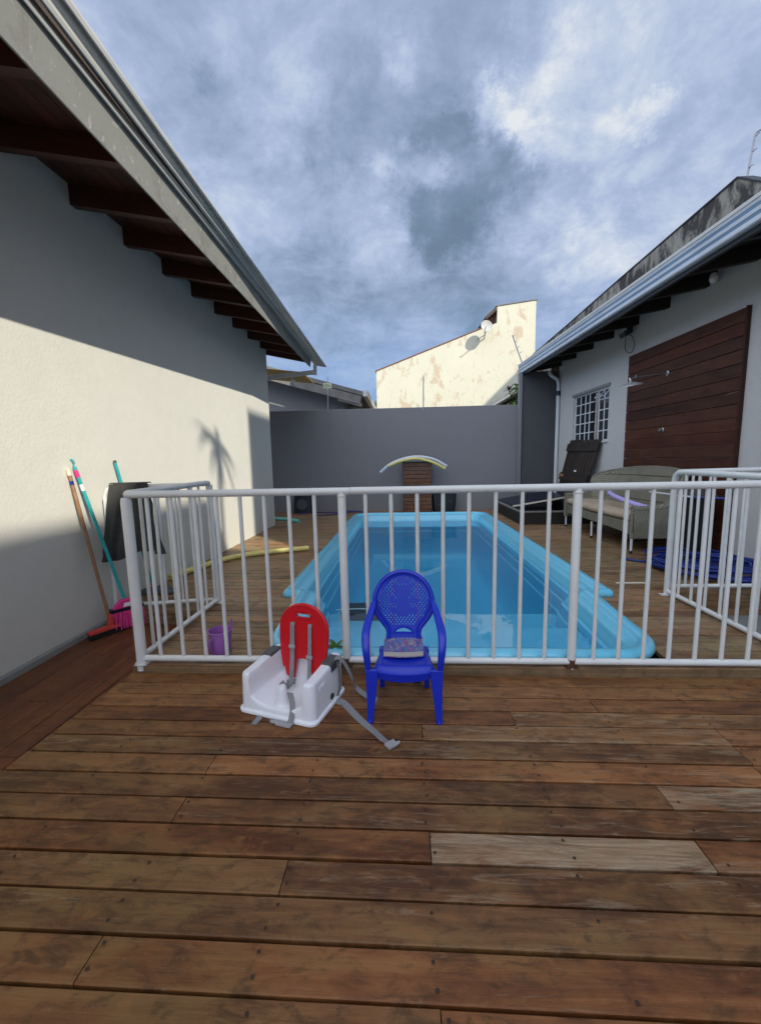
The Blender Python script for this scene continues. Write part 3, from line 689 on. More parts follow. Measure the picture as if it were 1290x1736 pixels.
te = MB(); rslab(te, Y0 - .022, Y0 - .003, .052, 2.815, -.052, -.002, col=(.1, 0, .3)); te.build('panel_edge', MAT['clad_boards'], rh, bevel=.003)
# grey wing wall at the far end under the eave
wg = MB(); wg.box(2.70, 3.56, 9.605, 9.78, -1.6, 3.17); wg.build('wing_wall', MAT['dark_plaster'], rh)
wp_ = MB(); wp_.box(2.635, 2.70, 9.56, 9.70, -.2, 3.16); wp_.build('corner_post', MAT['grey_plaster'], rh, bevel=.004)
# eave, gutter
def ex(y): return 2.943 - .0455 * (y - 3.76)
SR = .17; ye = 9.85
def g2(y):
    e = ex(y)
    p = [(.06, -.004), (.012, .0), (.0, .010), (-.003, .046), (.018, .050), (.034, .062), (.034, .080), (.006, .088), (.0, .118), (.018, .122), (.034, .134), (.034, .150), (.008, .158), (.0, .182), (.03, .186), (.07, .18)]
    return [(e + a, y, 3.15 + b) for a, b in p]
gr = MB(); gr.loft([g2(y) for y in (-3, 1, 5.4, ye)]); gr.build('gutter', MAT['gutter_blue'], rh)
for b0_, b1_ in ((.060, .084), (.131, .153)):  # strips in the gutter grooves, sky reflection put in as bluish colour
    gb = MB(); gb.loft([[(ex(y) + .0335, y, 3.15 + b0_), (ex(y) + .012, y, 3.15 + b0_ - .006), (ex(y) + .012, y, 3.15 + b1_ + .004), (ex(y) + .0335, y, 3.15 + b1_)] for y in (-3, ye + .002)]); gb.build('sky_reflection_band', MAT['reflection_blue'], rh)
fl = MB(); fl.loft([[(ex(y) - .004, y, 3.336), (ex(y) + .25, y, 3.375), (ex(y) + .25, y, 3.40), (ex(y) - .004, y, 3.372)] for y in (-3, ye)]); fl.build('roof_edge', MAT['render_white'], rh, bevel=.003)
fr_ = MB(); fr_.loft([[(ex(y) + .05, y, 3.10), (ex(y) + .09, y, 3.10), (ex(y) + .09, y, 3.30), (ex(y) + .05, y, 3.30)] for y in (-3, ye)]); fr_.build('fascia', MAT['black_metal'], rh)
sf = MB(); sf.loft([[(ex(y) + .09, y, 3.27), (rwx(y) + .0, y, 3.27 + SR * .75), (rwx(y) + .0, y, 3.30 + SR * .75), (ex(y) + .09, y, 3.30)] for y in (-3, ye)]); sf.build('soffit', MAT['dark_boards'], rh)
rr = MB(); rr.loft([[(ex(y) + .25, y, 3.378), (rwx(y) + .1, y, 3.60), (rwx(y) + 3.0, y, 3.9), (rwx(y) + 3.0, y, 3.85), (rwx(y) + .1, y, 3.55), (ex(y) + .25, y, 3.34)] for y in (-3, ye)]); rr.build('roof', MAT['roof_grey'], rh)
for i_ in range(18):
    y = 9.5 - i_ * .68
    r_ = MB(); r_.loft([[(ex(y) + .092, q, 3.12), (ex(y) + .092, q, 3.268), (rwx(y), q, 3.268 + SR * .75), (rwx(y), q, 3.12 + SR * .75)] for q in (y - .035, y + .035)]); r_.build('rafter', MAT['dark_boards'], rh)
pp = MB()
top = [(-3, 3.75), (4.35, 3.72), (4.92, 4.085), (5.235, 4.325), (5.5, 4.31), (7.5, 4.21), (9.5, 4.09), (11.5, 3.99)]
def px_(y): return rwx(y) + .10
pp.loft([[(px_(y), y, 3.40), (px_(y), y, z), (px_(y) + .15, y, z), (px_(y) + .15, y, 3.40)] for y, z in top]); pp.build('parapet', MAT['mould_plaster'], rh)
ro = MB(); 
for k_ in range(1): ro.loft([[(px_(y) - .012, y, z + .002), (px_(y) - .012, y, z + .022), (px_(y) + .16, y, z + .022), (px_(y) + .16, y, z + .002)] for y, z in top])
ro.build('coping', MAT['black_metal'], rh)
xs = MB(); xs.box(3.44, 4.5, 9.9, 11.5, -1.6, 3.95); xs.build('rear_wall', MAT['mould_plaster'], rh)
# downpipe
dp = MB(); yp = 9.50; xw = rwx(yp) - .045
dp.tube([(xw - .22, yp, 3.13), (xw - .16, yp, 3.04), (xw - .03, yp, 2.96), (xw, yp, 2.86), (xw, yp, .06)], .038, 12); dpo = dp.build('downpipe', MAT['frame_white'], rh, smooth=60)
dc = MB(); dc.lathe([(.044, -.05), (.046, -.04), (.046, .04), (.044, .05)], (xw, yp, 2.66), 14, cap=True); dc.build('pipe_clamp', MAT['black_plastic'], dpo)

# lamps and shower on the right house
bl = thing('bulb_lamp', 'round white bulb fixed under the dark right eave', 'lamp', (3.62, 5.22, 3.33))
q_ = MB(); q_.lathe([(.03, .07), (.035, .03), (.03, .02)], (3.62, 5.22, 3.30), 14, cap=True); q_.build('socket', MAT['black_plastic'], bl)
q_ = MB(); q_.lathe([(.028, .03), (.04, .0), (.045, -.03), (.038, -.06), (.02, -.08), (.001, -.085)], (3.62, 5.22, 3.30), 16); q_.build('bulb', MAT['bulb_white'], bl, smooth=60)
fd = thing('flood_light', 'small black floodlight with dangling cable loop under the right eave', 'lamp', (3.50, 6.86, 3.10))
q_ = MB(); q_.obox((3.50, 6.86, 3.15), (.05, 0, .03), (0, .085, 0), (-.02, 0, .035)); q_.build('housing', MAT['black_metal'], fd, bevel=.005)
q_ = MB(); q_.obox((3.4545, 6.86, 3.15), (.002, 0, .001), (0, .05, 0), (-.012, 0, .02)); q_.build('glass', MAT['label_white'], fd)
q_ = MB(); q_.tube(spline([(3.53, 6.83, 3.13), (3.54, 6.72, 3.05), (3.55, 6.68, 2.92), (3.55, 6.76, 2.84), (3.54, 6.88, 2.88), (3.54, 6.93, 2.98), (3.53, 6.90, 3.10)], 8), .006, 6); q_.build('cable', MAT['black_plastic'], fd, smooth=60)
q_ = MB(); q_.box(3.52, 3.60, 6.85, 6.87, 3.17, 3.27); q_.build('bracket', MAT['black_metal'], fd)
sh = thing('outdoor_shower', 'chrome outdoor shower head on an arm in front of the timber panel', 'shower', (3.62, 5.96, 1.6))
q_ = MB(); q_.tube(spline([(rwx(5.96) - .04, 5.96, 2.36), (3.45, 6.04, 2.355), (3.28, 6.12, 2.345), (3.245, 6.14, 2.32), (3.24, 6.14, 2.285)], 6), .008, 10); q_.build('arm', MAT['dark_steel'], sh, smooth=60)
q_ = MB(); q_.lathe([(.016, .060), (.020, .035), (.05, .028), (.10, .010), (.150, -.008), (.155, -.018), (.14, -.022), (.001, -.020)], (3.24, 6.14, 2.255), 28, Matrix.Rotation(R(-9), 3, 'Y') @ Matrix.Rotation(R(6), 3, 'X')); q_.build('shower_head', MAT['galv'], sh, smooth=40)
q_ = MB(); q_.lathe([(.001, .0), (.035, .0), (.035, .008), (.014, .012), (.014, .03)], (rwx(5.96) - .041, 5.96, 2.36), 16, Matrix.Rotation(R(-90), 3, 'Y')); q_.build('flange', MAT['steel'], sh, smooth=40)
q_ = MB(); q_.lathe([(.001, .05), (.018, .048), (.022, .03), (.02, .012), (.032, .006), (.032, 0)], (rwx(5.99) - .041, 5.99, 1.60), 18, Matrix.Rotation(R(-90), 3, 'Y')); q_.build('tap', MAT['steel'], sh, smooth=40)
q_ = MB(); q_.tube([(3.24, 6.14, 2.305), (3.235, 6.16, 2.345)], .012, 8); q_.tube([(3.29, 6.115, 2.34), (3.285, 6.10, 2.375)], .012, 8); q_.build('joint', MAT['steel'], sh)

# fence wire poles and antenna
def pole(name, label, cat, pts, r, extra=None, mt='galv'):
    t = thing(name, label, cat, pts[0]); q = MB(); q.tube(pts, r, 6); q.build('rod', MAT[mt], t)
    if extra: extra(t)
    return t
def sgn(t):
    q = MB(); q.box(-1.842, -1.645, 9.735, 9.739, 2.965, 3.085); s_ = q.build('sign_plate', MAT['sign_pale'], t)
    q = MB()
    for zz in (2.995, 3.02, 3.045): q.box(-1.82, -1.67 - (zz > 3.03) * .04, 9.7335, 9.735, zz, zz + .008)
    q.build('lettering', MAT['leaf_dark'], s_)
pole('wire_pole', 'short metal rod carrying a pale green plate on top of the back wall', 'pole', [(-1.75, 9.745, 2.40), (-1.735, 9.745, 3.22)], .011, sgn)
pole('wire_pole', 'bare thin metal rod rising from the middle of the back wall', 'pole', [(.49, 9.745, 2.40), (.495, 9.745, 3.18)], .013)
def ins(pa, pb, n):
    def f(t):
        for i_ in range(n):
            p = Vector(pa).lerp(Vector(pb), .25 + .7 * i_ / max(n - 1, 1)); q = MB(); q.lathe([(.008, -.010), (.012, 0), (.008, .010)], p + Vector((.012, 0, 0)), 8, cap=True); q.build('insulator', MAT['galv'], t)
            q = MB(); q.tube([p, p + Vector((.05, 0, .025))], .005, 6); q.build('hook', MAT['galv'], t)
    return f
pole('wire_pole', 'slanting rod with insulators beside the far end of the right gutter', 'pole', [(2.87, 10.2, 3.45), (2.615, 10.2, 4.13)], .013, ins((2.87, 10.2, 3.6), (2.615, 10.2, 4.13), 4))
pole('wire_pole', 'tall rod with hooked insulators on the peak of the right parapet', 'pole', [(3.86, 5.20, 4.15), (3.98, 5.27, 4.80), (4.05, 5.27, 4.84)], .011, ins((3.87, 5.20, 4.3), (3.98, 5.27, 4.8), 3))

# ------------------------------------------------------------------ HOUSES BEYOND
cb = thing('cream_building', 'tall cream building with sloping peeling gable wall beyond the back wall', 'building', (2.4, 22, -1.6))
yc = 20.0
def wallpoly(mb, poly, y0, y1): mb.loft([[(x, y, z) for x, z in poly] for y in (y0, y1)])
q_ = MB(); wallpoly(q_, [(-1.24, -1.6), (6.19, -1.6), (6.17, 8.39), (4.42, 8.19), (4.42, 7.47), (-1.21, 5.47)], yc, 27); q_.build('wall', MAT['cream_plaster'], cb)
q_ = MB(); wallpoly(q_, [(-1.26, 5.475), (3.95, 7.325), (3.95, 7.365), (-1.26, 5.515)], yc - .03, 27); q_.build('roof_edge', MAT['brick_brown'], cb)
q_ = MB(); wallpoly(q_, [(4.36, 8.19), (6.22, 8.40), (6.22, 8.44), (4.36, 8.23)], yc - .03, 27); q_.build('coping', MAT['roof_grey'], cb)
q_ = MB(); wallpoly(q_, [(3.98, 7.37), (4.415, 7.5), (4.415, 8.08), (4.12, 7.95), (4.0, 7.7)], yc + .3, 22); q_.build('dormer', MAT['brick_brown'], cb)
q_ = MB(); 
for i_ in range(5): q_.tube([(3.93 + i_ * .1, yc - .12, 7.70 + i_ * .085), (3.93 + i_ * .1, 22, 7.78 + i_ * .085)], .075, 8)
q_.build('roof_tiles', MAT['roof_tile_dark'], cb)
ds = thing('satellite_dish', 'round white satellite dish on the slope of the cream gable', 'satellite dish', (3.9, 19.7, 7.0))
Md = Matrix.Rotation(R(78), 3, 'X') @ Matrix.Rotation(R(12), 3, 'Y')
q_ = MB(); q_.lathe([(.001, .0), (.10, .007), (.20, .027), (.275, .055), (.28, .05), (.20, .017), (.10, -.005), (.001, -.013)], (3.84, 19.50, 7.17), 28, Md); q_.build('dish', MAT['dish_grey'], ds, smooth=40)
q_ = MB(); q_.tube([(3.76, 19.48, 6.88), (3.69, 19.06, 6.95), (3.73, 19.03, 7.04)], .02, 6); q_.build('feed_arm', MAT['galv'], ds)
q_ = MB(); q_.tube([(3.86, 19.56, 7.1), (3.80, 19.66, 6.88), (3.84, 19.99, 6.80)], .03, 6); q_.tube([(3.82, 19.68, 6.87), (3.55, 19.99, 6.78)], .02, 6); q_.build('mount', MAT['galv'], ds)
# neighbour roof on the left beyond the wall
nl = thing('neighbour_house', 'low dark house with sloping roof edge behind the back wall at the left', 'house', (-5, 14, -1.6))
q_ = MB(); wallpoly(q_, [(-9, -1.6), (-1.75, -1.6), (-1.75, 3.10), (-9, 5.3)], 12.6, 18); q_.build('wall', MAT['grey_plaster'], nl)
q_ = MB(); wallpoly(q_, [(-9, 5.40), (-1.12, 3.12), (-1.12, 3.24), (-9, 5.52)], 11.95, 18.2); q_.build('roof', MAT['roof_grey'], nl)
q_ = MB(); wallpoly(q_, [(-9, 5.10), (-1.20, 2.88), (-1.16, 3.10), (-9, 5.36)], 11.90, 11.945); q_.build('barge_board', MAT['roof_grey'], nl)
q_ = MB(); q_.loft([[(x, y, z) for x, z in ((-1.115, 3.10), (-1.0, 3.10), (-.985, 3.15), (-1.0, 3.18), (-.975, 3.26), (-1.115, 3.26))] for y in (11.95, 18.2)]); q_.build('gutter', MAT['gutter_metal'], nl)
for i_ in range(3):
    q_ = MB(); q_.obox((-1.55 + .0 * i_, 12.3 + i_ * 1.6, 3.0), (.35, 0, -.1), (0, .04, 0), (.01, 0, .05)); q_.build('rafter', MAT['bracket_white'], nl)
# neighbour roof on the right
nr = thing('neighbour_house', 'low house with pale gutter and plants just behind the wall at the right', 'house', (5, 14, -1.6))
q_ = MB(); q_.loft([[(x, y, z) for x, z in ((3.30, 3.14), (3.42, 3.12), (3.42, 3.28), (3.30, 3.28), (3.32, 3.22))] for y in (12, 18.5)]); q_.build('gutter', MAT['gutter_metal'], nr)
q_ = MB(); wallpoly(q_, [(3.43, 3.15), (3.43, 3.30), (8.2, 5.1), (8.2, 4.95)], 12, 18.6); q_.build('roof', MAT['roof_tile_dark'], nr)
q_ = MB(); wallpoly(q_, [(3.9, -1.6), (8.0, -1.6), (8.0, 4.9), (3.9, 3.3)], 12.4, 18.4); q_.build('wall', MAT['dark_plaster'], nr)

# ------------------------------------------------------------------ plants beyond
def leafclump(mb, c, rad, n, size, rg):
    for _ in range(n):
        while True:
            p = Vector((rg.uniform(-1, 1), rg.uniform(-1, 1), rg.uniform(-1, 1)))
            if p.length < 1: break
        p = Vector(c) + Vector((p.x * rad[0], p.y * rad[1], p.z * rad[2]))
        a = Vector((rg.gauss(0, 1), rg.gauss(0, 1), rg.gauss(0, 1))).normalized(); b = a.orthogonal().normalized(); s = size * rg.uniform(.6, 1.4)
        i0 = mb.add([p - a * s, p + b * s * .4, p + a * s, p - b * s * .4]); mb.face(range(i0, i0 + 4))
def tree(loc, h, crown, label, seed, mt='leaf_green'):
    rg = random.Random(seed); t = thing('tree', label, 'tree', loc); x, y, z = loc
    q = MB(); q.tube(spline([(x, y, z), (x + .1, y, z + h * .4), (x - .05, y + .1, z + h * .8)], 5), lambda u: .16 * (1 - .6 * u), 8)
    for k in range(6):
        a = rg.uniform(0, 6.3); q.tube([(x, y, z + h * (.5 + .05 * k)), (x + math.cos(a) * crown * .4, y + math.sin(a) * crown * .4, z + h * (.75 + .03 * k)), (x + math.cos(a) * crown * .8, y + math.sin(a) * crown * .8, z + h * (.85 + .03 * k))], lambda u: .05 * (1 - .7 * u), 6)
    q.build('trunk', MAT['bark'], t, smooth=60)
    q = MB()
    for k in range(22):
        a = rg.uniform(0, 6.3); rr_ = crown * math.sqrt(rg.random()) * .85; zz = z + h * rg.uniform(.72, 1.0)
        leafclump(q, (x + math.cos(a) * rr_, y + math.sin(a) * rr_, zz), (crown * .35, crown * .35, crown * .28), 130, .09, rg)
    q.build('crown', MAT[mt], t)
tree((-2.1, 24, -1.6), 6.1, 1.3, 'green leafy tree top showing between the left roof and the cream building', 3)
pl = thing('potted_shrub', 'leafy plant with dark spiky leaves on the wall beside the right gutter', 'plant', (3.0, 10.9, 2.4))
q_ = MB(); rg = random.Random(5)
q_.lathe([(.10, 0), (.15, .2), (.155, .2), (.12, .02)], (3.02, 10.9, 2.36), 14, cap=True); q_.build('pot', MAT['brick_brown'], pl)
def blade(mb, p, d_, L_, wd, droop):
    d_ = Vector(d_).normalized(); sd_ = d_.cross(Vector((0, 0, 1))).normalized(); pts = [Vector(p) + d_ * L_ * t + Vector((0, 0, -droop * t * t * L_)) for t in (0, .25, .5, .75, 1)]
    prev = None
    for k_, pt_ in enumerate(pts):
        ww = wd * (.35, 1, .9, .6, .05)[k_]; i0 = mb.add([pt_ - sd_ * ww, pt_ + sd_ * ww])
        if prev is not None: mb.face((prev, prev + 1, i0 + 1, i0))
        prev = i0
q_ = MB()
for k_ in range(60):
    a = rg.uniform(0, 6.3); st_ = Vector((2.98 + rg.uniform(-.1, .12), 10.9, 2.56 + rg.uniform(0, .55))); blade(q_, st_, (math.cos(a), math.sin(a) * .6, rg.uniform(-.1, 1.0)), rg.uniform(.16, .36), .045, .8)
q_.build('leaves', MAT['leaf_green'], pl)
q_ = MB()
for k_ in range(22):
    a = rg.uniform(0, 6.3); blade(q_, (2.72, 10.85, 2.98), (math.cos(a), math.sin(a) * .5, rg.uniform(-.2, 1.0)), rg.uniform(.12, .24), .016, .1)
q_.tube([(2.95, 10.9, 2.5), (2.72, 10.85, 2.98)], .012, 6); q_.build('spiky_leaves', MAT['leaf_red'], pl)

# unseen block added out of frame at the right to shade the yard (roofline read from the shadow on the left wall)
nb_ = thing('added_shade_block', 'tall brown block added beyond the right house, unseen, to shade the yard', 'building', (8, -3, -1.6))
q_ = MB(); xn = 5.5
q_.hexa([(xn, -15, -1.6), (12, -15, -1.6), (12, -3.0, -1.6), (xn, -3.0, -1.6), (xn, -15, 9.05), (12, -15, 6.4), (12, -3.0, 6.4), (xn, -3.0, 9.05)])
q_.box(xn, 12, -2.99, -1.41, -1.6, 7.4); q_.box(xn, 12, -1.40, .62, -1.6, 10.35); q_.box(xn + .02, 12, .60, 4.5, -1.6, 12.4)
q_.build('wall', MAT['brick_brown'], nb_)
for zz in (1.2, 4.2, 7.0):
    for y_ in (-12.5, -9.8, -7.0, -4.6, 2.4):
        q_ = MB(); q_.box(xn - .03, xn - .002, y_ - .6, y_ + .6, zz, zz + 1.2); f_ = q_.build('window', MAT['frame_white'], nb_)
        q_ = MB(); q_.box(xn - .035, xn - .031, y_ - .54, y_ + .54, zz + .06, zz + 1.14); q_.build('pane', MAT['glass_dark'], f_)
pt_ = thing('palm_tree', 'slim palm standing outside the picture whose fronds shade the left wall', 'palm tree', (5.15, -2.25, -1.6))
q_ = MB(); q_.tube([(5.15, -2.25, -1.6), (5.17, -2.25, 9.35)], lambda u: .06 - .02 * u, 8); q_.build('trunk', MAT['bark'], pt_)
q_ = MB(); rg = random.Random(11)
for k_ in range(11):
    a = k_ * .571; blade(q_, (5.17, -2.25, 9.35), (math.cos(a), math.sin(a), rg.uniform(.2, 1.1)), rg.uniform(.45, .75), .045, .9)
q_.build('fronds', MAT['leaf_dark'], pt_)
nh = thing('gable_shade_slab', 'unseen cream slab added at the far right to shade the cream gable', 'building', (13, 13, -1.6))
# unseen slab added, ridge placed so its shadow edge climbs the cream gable as in the photograph
def toward(x, z, dd): return (x + dd, yc - dd, z + 1.03 * dd)
D_ = 10.5
q_ = MB(); A_ = [toward(2.9, 2.8, D_), toward(6.19, 5.95, D_), toward(11.0, 5.95, D_)]
q_.add([(A_[0][0], A_[0][1], -1.6), A_[0], A_[1], A_[2], (A_[2][0], A_[2][1], -1.6)]); q_.add([(A_[0][0], A_[0][1] + 1.2, -1.6)] + [(p[0], p[1] + 1.2, p[2]) for p in A_] + [(A_[2][0], A_[2][1] + 1.2, -1.6)])
q_.face((0, 1, 2, 3, 4)); q_.face((9, 8, 7, 6, 5))
for k_ in range(5): q_.face((k_, (k_ + 1) % 5, 5 + (k_ + 1) % 5, 5 + k_))
q_.build('wall', MAT['cream_clean'], nh)

# ================================================================== OBJECTS
# ------------------------------------------------------------------ pool fences
def link_copy(o, parent, dx):
    c = o.copy(); COL.objects.link(c); c.parent = parent; c.location = o.location + Vector(dx); return c
fg = 'white tubular fences round the pool terrace'
ZT, ZB, PF = 1.085, 0.083, 2.27
fence = thing('pool_fence', 'long white tubular fence running across the front of the pool terrace', 'fence', (0.3, PF, ZP), fg)
q_ = MB(); q_.tube([(-1.612, PF, ZT), (-1.30, PF, ZT), (-.30, PF, ZT)], .0215, 14); q_.build('top_rail', MAT['white_paint'], fence, smooth=50)
q_ = MB(); q_.tube([(-.298, PF, ZT + .001), (.94, PF, ZT + .001), (2.23, PF, ZT + .001)], .0215, 14); q_.build('top_rail', MAT['white_paint'], fence, smooth=50)
q_ = MB(); q_.tube([(-1.60, PF, ZB), (2.23, PF, ZB - .004)], .0185, 14); q_.build('bottom_rail', MAT['white_paint'], fence, smooth=50)
q_ = MB(); q_.lathe([(.0235, 0), (.0235, 1.03), (.0195, 1.045)], (-.348, PF, ZP - .01), 14); pst = q_.build('post', MAT['white_paint'], fence, smooth=50)
for dx in (1.30, 2.60): link_copy(pst, fence, (dx, 0, 0))
q_ = MB(); q_.lathe([(.030, 0), (.030, 1.03), (.026, 1.055)], (-1.612, PF, ZP - .04), 16); cpst = q_.build('post', MAT['white_paint'], fence, smooth=50)
q_ = MB(); q_.lathe([(.0115, 0), (.0115, ZT - ZB - .02)], (0, PF, ZB + .01), 10); b0 = None
q_.v = [v + Vector((-1.488, 0, 0)) for v in q_.v]; b0 = q_.build('baluster', MAT['white_paint'], fence, smooth=60)
xs_ = [-1.345, -1.205, -1.075, -.936, -.796, -.652, -.506, -.214, -.07, .076, .220, .364, .510, .655, .80, 1.075, 1.212, 1.350, 1.490, 1.632, 1.776, 1.918, 2.06]
for x_ in xs_: link_copy(b0, fence, (x_ + 1.488, 0, 0))
for x_ in (-1.612, -.348, .952):
    q_ = MB(); q_.lathe([(.0215, -.010), (.0265, -.003), (.0255, .004), (.0205, .010)], (x_, PF, ZT - .026), 12); q_.build('weld', MAT['white_paint'], fence, smooth=60)
def foot(x, y, rusty, par):
    q = MB(); q.box(x - .035, x + .035, y - .03, y + .03, ZP + .001, ZP + .006); 
    for sx_ in (-1, 1): q.lathe([(.009, 0), (.009, .012)], (x + sx_ * .024, y - .022, ZP + .006), 6, cap=True)
    q.build('foot_plate', MAT['rust'] if rusty else MAT['white_paint'], par)
foot(-1.60, PF - .01, False, fence)
for x_ in (-.348, .952): foot(x_, PF, True, fence)
for x_ in (-.348, .952):
    q_ = MB(); q_.lathe([(.0245, 0), (.0245, .035), (.024, .045)], (x_, PF, ZP + .002), 12); q_.build('rust_collar', MAT['rust'], fence)

lf = thing('pool_fence', 'short white fence corner at the left with black shorts hanging on its rail', 'fence', (-1.7, 2.9, ZP), fg)
LX = -1.625; LY = 3.335; wx = lwx(3.17) + .03
q_ = MB(); q_.tube([(LX, PF + .035, ZT + .004), (LX, LY - .05, ZT + .014), (LX - .008, LY - .014, ZT + .010), (LX - .03, LY, ZT)] , .0205, 12); q_.build('top_rail', MAT['white_paint'], lf, smooth=60)
q_ = MB(); q_.tube([(LX - .045, LY, ZT), (wx + .10, 3.19, ZT), (wx + .045, 3.178, ZT - .02), (wx + .02, 3.172, ZT - .075), (wx + .02, 3.172, ZP)], .0165, 12); q_.build('bent_rail', MAT['white_paint'], lf, smooth=60)
q_ = MB(); q_.tube([(LX, PF + .03, ZB), (LX, LY, ZB)], .018, 12); q_.build('bottom_rail', MAT['white_paint'], lf, smooth=50)
q_ = MB(); q_.tube([(LX - .03, LY - .004, ZB), (wx + .02, 3.175, ZB)], .0165, 12); q_.build('bottom_rail', MAT['white_paint'], lf, smooth=50)
q_ = MB(); q_.lathe([(.021, 0), (.021, 1.03)], (LX, LY, ZP), 14); q_.build('post', MAT['white_paint'], lf, smooth=50)
q_ = MB(); q_.lathe([(.0105, 0), (.0105, ZT - ZB - .01)], (LX, PF + .145, ZB + .01), 10); b1 = q_.build('baluster', MAT['white_paint'], lf, smooth=60)
for k_ in range(1, 7): link_copy(b1, lf, (0, .145 * k_, 0))
for k_ in range(1, 6):
    u = k_ / 6; q_ = MB(); q_.lathe([(.0105, 0), (.0105, ZT - ZB - .01)], (lerp(LX - .02, wx + .02, u), lerp(LY, 3.175, u), ZB + .01), 10); q_.build('baluster', MAT['white_paint'], lf, smooth=60)
foot(LX + .015, LY + .005, False, lf)

gt = thing('pool_fence', 'white fence corner at the right edge with rounded top standing by the grey pit', 'fence', (2.3, 3.5, ZP), fg)
RX = 2.262
def railRX(y): return RX
q_ = MB(); q_.tube([(RX, 3.53, ZP + .004), (RX, 3.53, ZT - .06), (RX, 3.515, ZT - .005), (RX, 3.475, ZT + .022), (RX + .005, 3.40, ZT + .026), (RX + .02, 2.32, ZT + .010)], .0225, 14); q_.build('bent_rail', MAT['white_paint'], gt, smooth=60)
q_ = MB(); q_.tube([(RX, 3.53, ZB), (RX + .02, 2.32, ZB - .01)], .019, 12); q_.build('bottom_rail', MAT['white_paint'], gt, smooth=50)
q_ = MB(); q_.lathe([(.0105, 0), (.0105, ZT - ZB + .01)], (RX, 3.385, ZB), 10); b2 = q_.build('baluster', MAT['white_paint'], gt, smooth=60)
for k_ in range(1, 8): link_copy(b2, gt, (.003 * k_, -.144 * k_, 0))
foot(RX - .02, 3.52, False, gt)
bf = thing('pool_fence', 'white fence running from the right corner back towards the house wall, blue hose behind it', 'fence', (3.0, 3.6, ZP), fg)
q_ = MB(); q_.tube([(RX + .055, 3.605, ZP + .004), (RX + .055, 3.605, ZT - .05), (RX + .065, 3.605, ZT + .0), (RX + .11, 3.605, ZT + .022), (3.74, 3.60, ZT + .036)], .0205, 14); q_.build('bent_rail', MAT['white_paint'], bf, smooth=60)
q_ = MB(); q_.tube([(RX + .055, 3.605, ZB + .02), (3.74, 3.60, ZB + .025)], .0175, 12); q_.build('bottom_rail', MAT['white_paint'], bf, smooth=50)
q_ = MB(); q_.lathe([(.0105, 0), (.0105, ZT - ZB - .01)], (RX + .20, 3.605, ZB + .02), 10); b3 = q_.build('baluster', MAT['white_paint'], bf, smooth=60)
for k_ in range(1, 10): link_copy(b3, bf, (.142 * k_, -.0005 * k_, 0))

# ------------------------------------------------------------------ black garment over the left fence
q_ = MB()
def gar(side_y, flip):
    def f(u, v):
        x = lerp(-2.375, -2.09, u) + (v * (.095 * (u - .42) * 2.0)); tt = (x - (LX - .045)) / ((wx + .10) - (LX - .045)); yr = lerp(LY, 3.19, tt)
        z = ZT + .022 - v * (.60 + .03 * math.sin(u * 7) - .03 * u); fold = (.010 + .034 * v) * math.sin(u * 15 + v * 3.5) + .010 * math.sin(u * 33 + v * 7) + .012 * math.sin(v * 9 + u * 6) + .004 * math.sin(u * 90) * max(0, 1 - v * 4)
        zz = z
        return (x, yr + side_y * (.024 + .03 * v + abs(fold) * (0.3 + v)) + fold * .3, zz)
    return f
q_.grid(gar(-1, 0), 40, 34); q_.grid(lambda u, v: (lambda p: (p[0], p[1], lerp(ZT + .022, ZT - .33, v)))(gar(1, 0)(u * .9, 0)), 40, 6)
# waist over the rail
q_.grid(lambda u, v: (lambda p, q: (lerp(p[0], q[0], v), lerp(p[1], q[1], v), p[2] + .002 + .010 * math.sin(math.pi * v)))(gar(-1, 0)(u, 0), gar(1, 0)(u, 0)), 40, 6)
jk = q_.build('hanging_shorts', MAT['black_cloth'], smooth=70, recalc=False); tag(jk, 'faded black shorts hung over the left fence rail near the wall', 'clothing')
q_ = MB(); q_.ribbon([(-2.31, 3.165, .53), (-2.22, 3.16, .545), (-2.13, 3.16, .565)], .012, .003, (0, 0, 1)); q_.build('seam', MAT['clip_grey'], jk)

# ------------------------------------------------------------------ brooms
t = thing('squeegee', 'floor squeegee with brown wooden stick and orange-red head leaning on the left wall', 'squeegee', (-2.37, 2.95, -.06))
P0, P1 = Vector((-2.33, 2.96, .02)), Vector((-2.452, 2.875, 1.19))
q_ = MB(); q_.tube([P0, P1], .0125, 10); q_.build('handle', MAT['stick_wood'], t, smooth=60)
q_ = MB(); q_.tube([P1.lerp(P0, .0), P1 + (P1 - P0).normalized() * .05], .0145, 10); q_.build('hang_cap', MAT['cream_plastic'], t, smooth=50)
q_ = MB(); q_.tube([P1.lerp(P0, .035), P1.lerp(P0, .06)], .0132, 10); q_.build('band', MAT['hose_blue'], t)
q_ = MB(); q_.tube([(-2.322, 2.955, .10), (-2.322, 2.955, .0)], lambda u: .018 + .012 * u, 10); q_.loft([[(-2.415, 2.81, -.015), (-2.365, 2.79, -.018), (-2.365, 2.79, .0), (-2.41, 2.81, .006)], [(-2.31, 3.03, -.015), (-2.25, 3.01, -.018), (-2.26, 3.01, .008), (-2.30, 3.03, .016)]]); q_.build('head', MAT['rake_red'], t, bevel=.003)
q_ = MB(); q_.loft([[(-2.405, 2.81, -.055), (-2.365, 2.785, -.055), (-2.365, 2.79, -.020), (-2.405, 2.81, -.017)], [(-2.30, 3.03, -.055), (-2.25, 3.005, -.055), (-2.25, 3.01, -.020), (-2.30, 3.03, -.017)]]); q_.build('rubber_blade', MAT['black_plastic'], t)
t = thing('broom', 'teal broom with bright pink bristle head standing on the boards by the left wall', 'broom', (-2.27, 3.06, -.06))
P0, P1 = Vector((-2.27, 3.07, .16)), Vector((-2.455, 2.93, 1.25))
